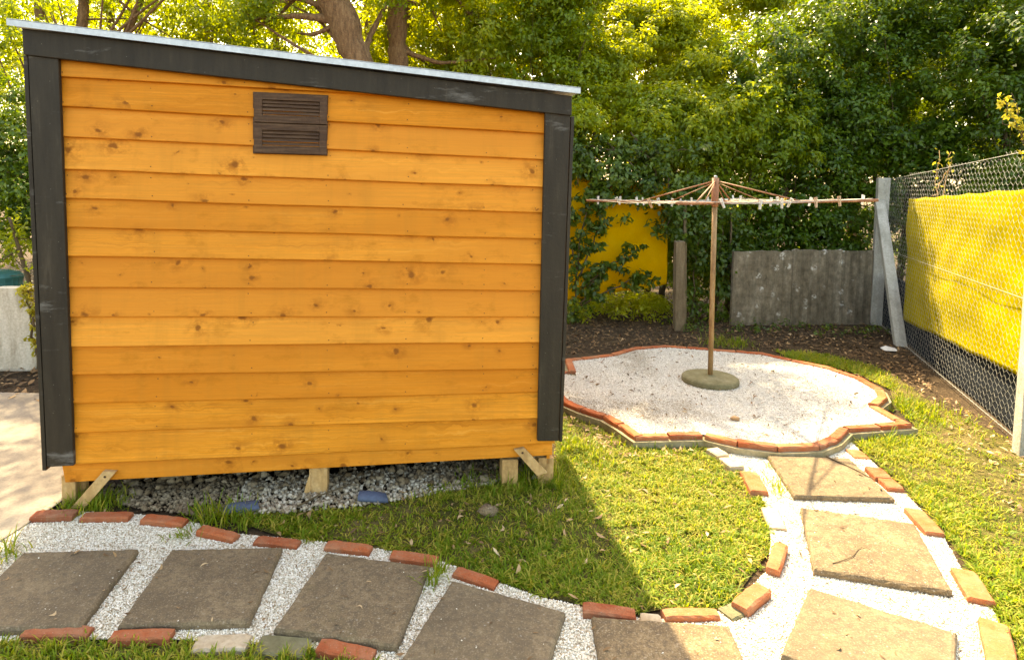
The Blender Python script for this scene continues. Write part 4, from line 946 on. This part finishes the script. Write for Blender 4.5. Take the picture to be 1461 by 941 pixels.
for k, (px, yy, r, lb, lf) in enumerate(slim):
    b = D(px + 15, 380, yy); tp = D(px - 12 + 8 * (k % 3), -60, yy); mid = D(px + 4, 110, yy)
    tr_ = [([np.array([b[0], yy, -.1]), mid, D(px - 4, 20, yy), tp], [r * 1.2, r, r * .85, r * .6])]
    if k == 3: tr_.append(([np.array([b[0], yy, .3]), D(px + 22, 100, yy), D(px + 34, -30, yy)], [r * .9, r * .7, r * .5]))
    x0 = mid[0]
    tree('tree', lb, 'tree', b, tr_, [((x0 + rng.normal(0, .2), yy + .2, 4.15 + rng.normal(0, .2)), (1.0, .7, .9)), ((x0 + rng.normal(0, .35), yy - .1, 3.1), (.75, .5, .55)), ((x0 + .5, yy + .3, 2.5), (.7, .5, .5))], lf, 74, 42, .08, .03, 20 + k, TG, branches=9, bark='bark', gap=.6)
tree('tree', 'leafy tree behind the low wall at the left edge, added boughs dappling the driveway', 'tree', (-4.9, 7.6, 0), [([(-4.9, 7.6, -.1), (-4.85, 7.55, 2), (-4.6, 7.5, 4.2)], [.09, .08, .05]), ([(-4.85, 7.55, 1.5), (-4.3, 7.4, 2.8), (-3.8, 7.3, 3.8)], [.06, .05, .03])],
     [((-4.3, 7.5, 4.1), (1.5, .8, .75)), ((-5.6, 7.4, 3.4), (.8, .7, .8)), ((-3.4, 7.6, 3.6), (.7, .6, .5)), ((-3.3, 6.5, 4.35), (1.1, 1.0, .45)), ((-2.3, 6.6, 4.5), (.8, .8, .4))], 'leaf_mid', 60, 44, .075, .028, 19, TG, branches=14, gap=.7)  # last two crown blobs hang above the view, added to dapple the driveway
# dark shrub beside the left post of the shed
tree('shrub', 'dark leafy shrub behind the low wall beside the left black corner board', 'shrub', (-4.35, 6.3, 0),
     [([(-4.35, 6.3, -.05), (-4.3, 6.2, .8), (-4.2, 6.2, 1.9)], [.05, .04, .025])],
     [((-4.6, 6.3, 1.7), (.85, .55, .95)), ((-4.2, 6.1, 1.25), (.5, .4, .5)), ((-5.2, 6.6, 1.6), (.7, .5, 1.1))], 'leaf_dark', 95, 60, .06, .028, 41, TG, bark='stem', gap=.2)
tree('shrub', 'yellow leaved straggly shrub just over the low wall left of the shed', 'shrub', (-3.95, 5.5, 0),
     [([(-3.95, 5.5, -.05), (-3.92, 5.45, .6), (-4.05, 5.4, 1.2)], [.025, .02, .012]), ([(-3.9, 5.5, .2), (-3.72, 5.4, .8), (-3.8, 5.4, 1.1)], [.016, .012, .008])],
     [((-3.9, 5.5, .95), (.4, .25, .33)), ((-4.3, 5.6, .9), (.4, .3, .4))], 'leaf_lime', 110, 26, .06, .024, 42, TG, bark='stem', gap=.5, crs=.8)
# hedge wall behind the clothesline
lr = np.random.default_rng(5)
LUMPS = [((1.25 + .62 * i + lr.normal(0, .14), 7.55 + .42 * j + lr.normal(0, .1), 2.30 + .40 * j + lr.normal(0, .09)), tuple(lr.uniform(.8, 1.2) * np.array([.46, .34, .30]))) for j in range(7) for i in range(4)]
BACKFILL = [((x + lr.normal(0, .15), 10.6 + lr.normal(0, .2), z + lr.normal(0, .1)), (.85, .45, .75)) for x in np.arange(.2, 9.2, .95) for z in (2.6, 3.7, 4.7)]
BACKLEFT = [((x + lr.normal(0, .15), 10.9 + lr.normal(0, .2), z + lr.normal(0, .1)), (.85, .4, .7)) for x in np.arange(-8.0, .1, .95) for z in (2.4, 3.4, 4.3)]
hedge = [
 ('hedge', 'loose yellow green hedge far behind the shed roof on the left', (-4.0, 10.9), BACKLEFT, 'leaf_lime', 59),
 ('hedge', 'second row of yellow green hedge filling the gaps behind the garden shrubs', (3.2, 10.6), BACKFILL, 'leaf_lime', 58),
 ('shrub', 'bright yellow green privet shrub towering over the right end of the shed roof', (1.0, 8.4), [((.9, 8.4, 2.7), (1.0, .7, 1.5)), ((.6, 8.5, 3.9), (.8, .6, .7)), ((1.0, 8.3, 3.9), (.9, .6, .75)), ((1.3, 8.2, 4.3), (.9, .5, .55)), ((.9, 8.3, 4.8), (.7, .4, .45)), ((.4, 8.4, 4.8), (.8, .45, .45)), ((1.3, 8.3, 1.6), (.8, .5, .8))], 'leaf_mid', 51),  # highest crown blobs sit out of view, added to shade the gravel bed
 ('shrub', 'sunlit yellow green shrub above the amber tarpaulin, brightest of the hedge', (2.3, 8.5), LUMPS, 'leaf_lime', 52),
 ('shrub', 'mid green hedge shrub directly behind the clothesline pole', (3.0, 7.95), [((2.9, 8.0, 1.6), (.95, .55, 1.25)), ((2.3, 7.9, 2.2), (.7, .45, .55)), ((3.5, 7.9, 2.3), (.8, .5, .8)), ((2.75, 7.75, .7), (.7, .35, .6))], 'leaf_mid', 53),
 ('shrub', 'glossy dark green shrub above the cement panel wall', (4.3, 8.1), [((4.2, 8.1, 1.7), (.95, .6, 1.1)), ((4.0, 8.3, 3.0), (.95, .6, .9)), ((4.7, 8.1, 2.5), (.8, .5, .8)), ((3.6, 7.8, 1.0), (.6, .35, .6)), ((4.5, 7.8, 1.0), (.7, .35, .6))], 'leaf_dark', 54),
 ('shrub', 'tall glossy dark shrub behind the far concrete fence post', (5.6, 8.3), [((5.5, 8.3, 2.5), (1.0, .7, 1.6)), ((5.1, 8.5, 3.8), (1.0, .7, .7)), ((6.1, 8.7, 4.2), (1.0, .7, .8)), ((7.2, 8.6, 3.6), (1.0, .7, 1.0)), ((6.0, 8.0, 1.5), (.9, .6, 1.1))], 'leaf_dark', 55),
 ('shrub', 'dark shrub leaning over the wire fence at the right edge', (6.6, 7.4), [((6.5, 7.4, 2.4), (1.0, .9, 1.6)), ((6.9, 7.6, 3.6), (1.0, .8, .9)), ((5.8, 6.6, 1.2), (.6, .7, .9))], 'leaf_dark', 56),
 ('shrub', 'dark shrub outside the wire fence behind the yellow tarpaulin', (5.6, 5.6), [((5.6, 5.6, 1.0), (.7, .9, .9)), ((6.2, 5.4, 1.6), (.7, .8, .9))], 'leaf_dark', 57),
]
for nm, lb, b, bl_, lf, sdx in hedge:
    cat_ = nm
    stems = [([(b[0] + dx, b[1], -.05), (b[0] + dx * 1.6, b[1] - .05, 1.2), (b[0] + dx * 2.4, b[1], 2.4)], [.05, .04, .02]) for dx in (-.18, .05, .24)]
    tree(nm, lb, cat_, b, stems, bl_, lf, {51: 78, 59: 48}.get(sdx, 115), 58, .066, .032, sdx, TG, bark='stem', gap=.22, shell=.4)
# taller trees further back
for k, (x, yy, h, lf, lb) in enumerate([(-4.2, 13.5, 4.6, 'leaf_lime', 'pale tree far behind the left part of the shed roof'), (-1.4, 14, 4.6, 'leaf_mid', 'far tree showing between the trunks behind the shed'), (1.8, 13.6, 5.4, 'leaf_lime', 'far yellow green tree behind the brightest shrub'), (4.8, 13.4, 5.8, 'leaf_mid', 'far tree above the dark hedge behind the clothesline'), (7.8, 13.0, 5.8, 'leaf_dark', 'far dark tree above the hedge over the fence corner'), (10.8, 12.5, 5.8, 'leaf_dark', 'far dark tree at the top right corner'), (-7.8, 12.5, 4.4, 'leaf_lime', 'far pale tree at the left edge of the picture')]):
    tree('tree', lb, 'tree', (x, yy, 0), [([(x, yy, -.1), (x + .1, yy, 2), (x - .1, yy, h)], [.12, .10, .06])], [((x, yy, h - 1.0), (1.9, .8, 1.5)), ((x + .4, yy, h - 3.0), (1.9, .7, 1.5)), ((x - .6, yy + .1, h + .1), (1.2, .6, .7)), ((x, yy, 1.0), (1.6, .6, 1.0))], lf, 44, 44, .085, .036, 60 + k, TG, gap=.45 if x < 2 else .25)
# climber over the tarpaulin
def climber(name, label, cat, stems, per, ll, seed, leaf='leaf_vine', cr=.08, dens=16, srad=.012, smat='stem'):
    rg = np.random.default_rng(seed); b = np.array(stems[0][0]); b = np.array([b[0], b[1], 0]); t = thing(name, label, cat, b, 0, None); Cs = []; m = MB()
    for st in stems:
        P_ = np.array(st, float); tt = np.linspace(0, 1, len(P_)); n = 12; T_ = np.linspace(0, 1, n); Q = np.stack([np.interp(T_, tt, P_[:, i]) for i in range(3)], -1) + rg.normal(0, .012, (n, 3))
        m.tube(Q - b, np.linspace(srad, srad * .35, n), 6); L_ = np.linalg.norm(np.diff(P_, axis=0), axis=1).sum(); k = max(3, int(L_ * dens)); a = rg.random(k) ** .7
        Cs.append(np.stack([np.interp(a, tt, P_[:, i]) for i in range(3)], -1) + rg.normal(0, cr * .7, (k, 3)))
    m.build('stem', M_[smat], t, smooth=True); C = np.concatenate(Cs); C[:, 2] = np.maximum(C[:, 2], .05)
    v, f, ti = leafcloud(C - b, rg.normal(0, .4, C.shape) + [0, -.5, .2], rg.uniform(.6, 1.3, len(C)) * cr, per, ll, ll * .5, .3, .4, rg); MB().bulk(v, f, ti).build('foliage', M_[leaf], t); return t
yv = 7.05
climber('climber', 'dark leafy climber rising in front of the left side of the amber tarpaulin', 'climber',
  [[D(818, 470, yv), D(822, 400, yv), D(830, 330, yv), D(842, 270, yv), D(850, 230, yv)], [D(822, 400, yv), D(845, 350, yv), D(858, 320, yv), D(848, 270, yv)], [D(824, 380, yv), D(808, 330, yv), D(812, 280, yv)], [D(824, 420, yv), D(860, 385, yv), D(884, 370, yv), D(908, 358, yv)], [D(822, 440, yv), D(850, 400, yv), D(866, 380, yv)], [D(826, 440, yv), D(870, 410, yv), D(905, 395, yv), D(930, 400, yv)]], 17, .075, 71, dens=26, cr=.075)
climber('climber', 'leafy branches drooping over the top edge of the amber tarpaulin', 'climber',
  [[D(800, 200, 7.3), D(850, 225, 7.1), D(880, 250, yv), D(888, 272, yv)], [D(900, 190, 7.4), D(930, 235, 7.1), D(945, 270, yv)], [D(860, 200, 7.4), D(900, 230, 7.1), D(915, 258, yv), D(905, 282, yv)], [D(930, 200, 7.4), D(955, 250, 7.1), D(960, 300, yv), D(950, 330, yv)], [D(820, 190, 7.4), D(830, 235, 7.1), D(822, 262, yv)], [D(880, 210, 7.4), D(885, 245, 7.1), D(862, 275, yv), D(858, 295, yv)], [D(915, 210, 7.4), D(925, 250, 7.1), D(928, 275, yv)], [D(780, 200, 7.4), D(900, 215, 7.2), D(990, 215, 7.2)]], 26, .078, 72, cr=.13, dens=24)
climber('climber', 'ivy leaves clothing the hedge foot between the wooden post and the cement panel', 'climber',
  [[D(985, 465, 7.2), D(990, 400, 7.2), D(1000, 330, 7.2), D(1010, 270, 7.3)], [D(1020, 465, 7.3), D(1025, 390, 7.3), D(1030, 320, 7.4)], [D(1000, 440, 7.3), D(1040, 380, 7.4), D(1060, 330, 7.4)], [D(960, 340, 7.3), D(975, 300, 7.2), D(990, 270, 7.2)]], 34, .07, 73, cr=.15, dens=26)
# sunlit weeds under the tarpaulin
W_ = []
for k in range(170):
    px, py = rng.uniform(815, 962), rng.uniform(408, 470); g = G(px, max(py, 452)); W_.append([g[0], g[1] + rng.uniform(-.2, .9), rng.uniform(.03, .22)])
W_ = np.array(W_); v, f, ti = leafcloud(W_, np.tile([0, 0, .6], (len(W_), 1)), np.full(len(W_), .11), 22, .055, .026, .8)
tag(MB().bulk(v, f, ti).build('weeds', M_['leaf_lime']), 'low yellow green weeds under the amber tarpaulin', 'weeds', kind='stuff')
W_ = np.array([[rng.uniform(2.2, 5.0), rng.uniform(6.5, 7.05), rng.uniform(.01, .08)] for _ in range(60)]); W_[:, 1] -= .0
v, f, ti = leafcloud(W_, np.tile([0, 0, .6], (len(W_), 1)), np.full(len(W_), .07), 12, .04, .02, .8)
tag(MB().bulk(v, f, ti).build('weeds', M_['leaf_vine']), 'scattered low weeds on the dark soil before the cement panel wall', 'weeds', kind='stuff')
# sapling and dry stems at the fence
b = FB + fdv * -.15 + fnv * -.25
climber('sapling', 'yellow leaved sapling sprig poking over the wire fence at the right edge', 'sapling',
  [[np.array([b[0] + .1, b[1] + .1, 0]), D(1475, 260, 3.9), D(1456, 185, 3.9), D(1440, 160, 3.9), D(1428, 142, 3.9)], [D(1470, 230, 3.9), D(1452, 165, 3.9), D(1444, 138, 3.9)], [D(1475, 240, 3.9), D(1462, 190, 3.9), D(1430, 172, 3.9)]], 4, .04, 74, 'leaf_gold', .022, 14, .005)
climber('dry_stems', 'dry pale weed stems standing in the netting above the yellow tarpaulin', 'weed',
  [[np.array([4.32, 5.5, 0]), D(1339, 300, 5.62), D(1336, 260, 5.62), D(1340, 214, 5.62)], [np.array([4.34, 5.52, 0]), D(1345, 290, 5.62), D(1352, 245, 5.62), D(1356, 215, 5.62)], [D(1336, 280, 5.62), D(1345, 255, 5.62), D(1356, 240, 5.62)]], 1, .045, 75, 'leaf_gold', .025, 9, .006, 'rawwood')
climber('creeper', 'dried yellow creeper trailing down the low pale wall', 'creeper',
  [[G(57, 527) + [0, -.03, 0], D(48, 470, 4.9), D(38, 425, 4.9), D(33, 409, 4.95)], [G(60, 527) + [0, -.03, 0], D(54, 480, 4.9), D(47, 440, 4.9), D(40, 412, 4.9)]], 7, .045, 76, 'leaf_gold', .03, 40, .012)

# ------------------------------------------------------------------ small finds
M_['blue'] = m_noise('faded blue plastic', [(.04, .055, .09), (.08, .11, .17)], 9, rough=.6)
def sherd(px0, px1, py, label, tilt):
    a, b = G(px0, py), G(px1, py); c = (a + b) / 2; ln = np.linalg.norm(b - a); m = MB(); n = 8; vs = []
    for i in range(n + 1):
        t = i / n; th = PI * t; 
        for x in (-ln/2, -ln/4, ln/4, ln/2): vs.append((x + .01 * math.sin(3*t + x*30), -.045 * math.cos(th) * (1 - .3 * abs(x) / ln), .002 + .030 * math.sin(th) * (1 - .35 * (x > 0) * abs(x) / ln)))
    f = [(i*4+j, i*4+j+1, (i+1)*4+j+1, (i+1)*4+j) for i in range(n) for j in range(3)]
    o = m.add(vs, f).build('plastic_scrap', M_['blue'], loc=(c[0], c[1], .012), smooth=True); o.rotation_euler = (0, tilt, .15); s_ = o.modifiers.new('t', 'SOLIDIFY'); s_.thickness = .004; tag(o, label, 'plastic scrap', 'blue plastic scraps under the shed')
sherd(513, 551, 714, 'curved blue plastic scrap on the stones right of the middle stilt', .12); sherd(326, 370, 729, 'flat dull blue scrap at the grass edge left of the middle stilt', -.1)
def rock(px, py, r, label, mat):
    c = G(px, py); m = MB(); prof = 8; vs = []; k = 10
    for i in range(1, 6):
        ph = PI * i / 6
        for j in range(k):
            a = 2 * PI * j / k; q = 1 + rng.normal(0, .10); vs.append((r * math.sin(ph) * math.cos(a) * q, r * .7 * math.sin(ph) * math.sin(a) * q, r * .55 * math.cos(ph) * q))
    f = [(i*k+j, (i+1)*k+j, (i+1)*k+(j+1) % k, i*k+(j+1) % k) for i in range(4) for j in range(k)] + [tuple(range(k)), tuple(4*k+j for j in range(k))[::-1]]
    tag(m.add(vs, f).build('stone', mat, loc=(c[0], c[1], r * .25), smooth=True), label, 'stone')
rock(697, 732, .05, 'grey brown stone lying in the shaded grass in front of the shed', M_['slab']); rock(1158, 604, .0, '', M_['slab']) if False else None
M_['tan'] = m_noise('tan stone', [(.26, .15, .07), (.40, .25, .13)], 12)
c = G(1049, 598, PADZ)
rock(1049, 601, .03, 'small tan stone on the sunlit front of the gravel bed', M_['tan']); bpy.data.objects['stone.001'].location = (c[0], c[1], PADZ + .006)
M_['paper'] = m_noise('white paper', [(.62, .60, .56), (.74, .72, .68)], 12, bs=.1)
c = G(1268, 499); m = MB(); vs = [(-.07, -.05, .006), (.06, -.06, .004), (.08, .03, .012), (0, .05, .03), (-.06, .04, .012), (0, 0, .022)]; m.add(vs, [(0, 1, 5), (1, 2, 5), (2, 3, 5), (3, 4, 5), (4, 0, 5)]); o = m.build('paper_scrap', M_['paper'], loc=(c[0], c[1], 0)); s_ = o.modifiers.new('t', 'SOLIDIFY'); s_.thickness = .002; tag(o, 'crumpled white paper scrap on the dark soil near the fence brace', 'paper')
def twig(pts, z, r, label):
    P_ = np.array([G(x, y, z) for x, y in pts]); n = 14; t = np.linspace(0, 1, len(P_)); T_ = np.linspace(0, 1, n); Q = np.stack([np.interp(T_, t, P_[:, i]) for i in range(3)], -1) + rng.normal(0, .0012, (n, 3)); Q[:, 2] = np.maximum(Q[:, 2], z)
    c = Q.mean(0); tag(MB().tube(Q - c, np.linspace(r, r * .5, n), 6).build('twig', M_['stem'], loc=c, smooth=True), label, 'twig')
twig([(1179, 651), (1215, 667), (1252, 686)], SLABZ + .004, .0035, 'straight brown twig lying across the slab next to the gravel bed')
twig([(1188, 803), (1215, 795), (1228, 780), (1242, 783)], SLABZ + .003, .0018, 'thin curved twig on the second tan slab')
twig([(425, 722), (450, 708), (480, 698), (500, 690)], .03, .005, 'pale bent twig leaning on the middle stilt over the stones')
twig([(662, 672), (680, 668), (700, 673)], .035, .005, 'short pale twig on the stones left of the right stilt')
# timber offcut in the gloom under the shed
q = G(300, 690); m = MB(); m.box((-.28, -.04, -.018), (.28, .04, .018)); o = m.build('timber_offcut', M_['greywood'], loc=(q[0], q[1] + .12, .045), bevel=.003); o.rotation_euler = (.1, .06, .5); tag(o, 'weathered timber offcut on the rubble under the shed floor', 'timber')
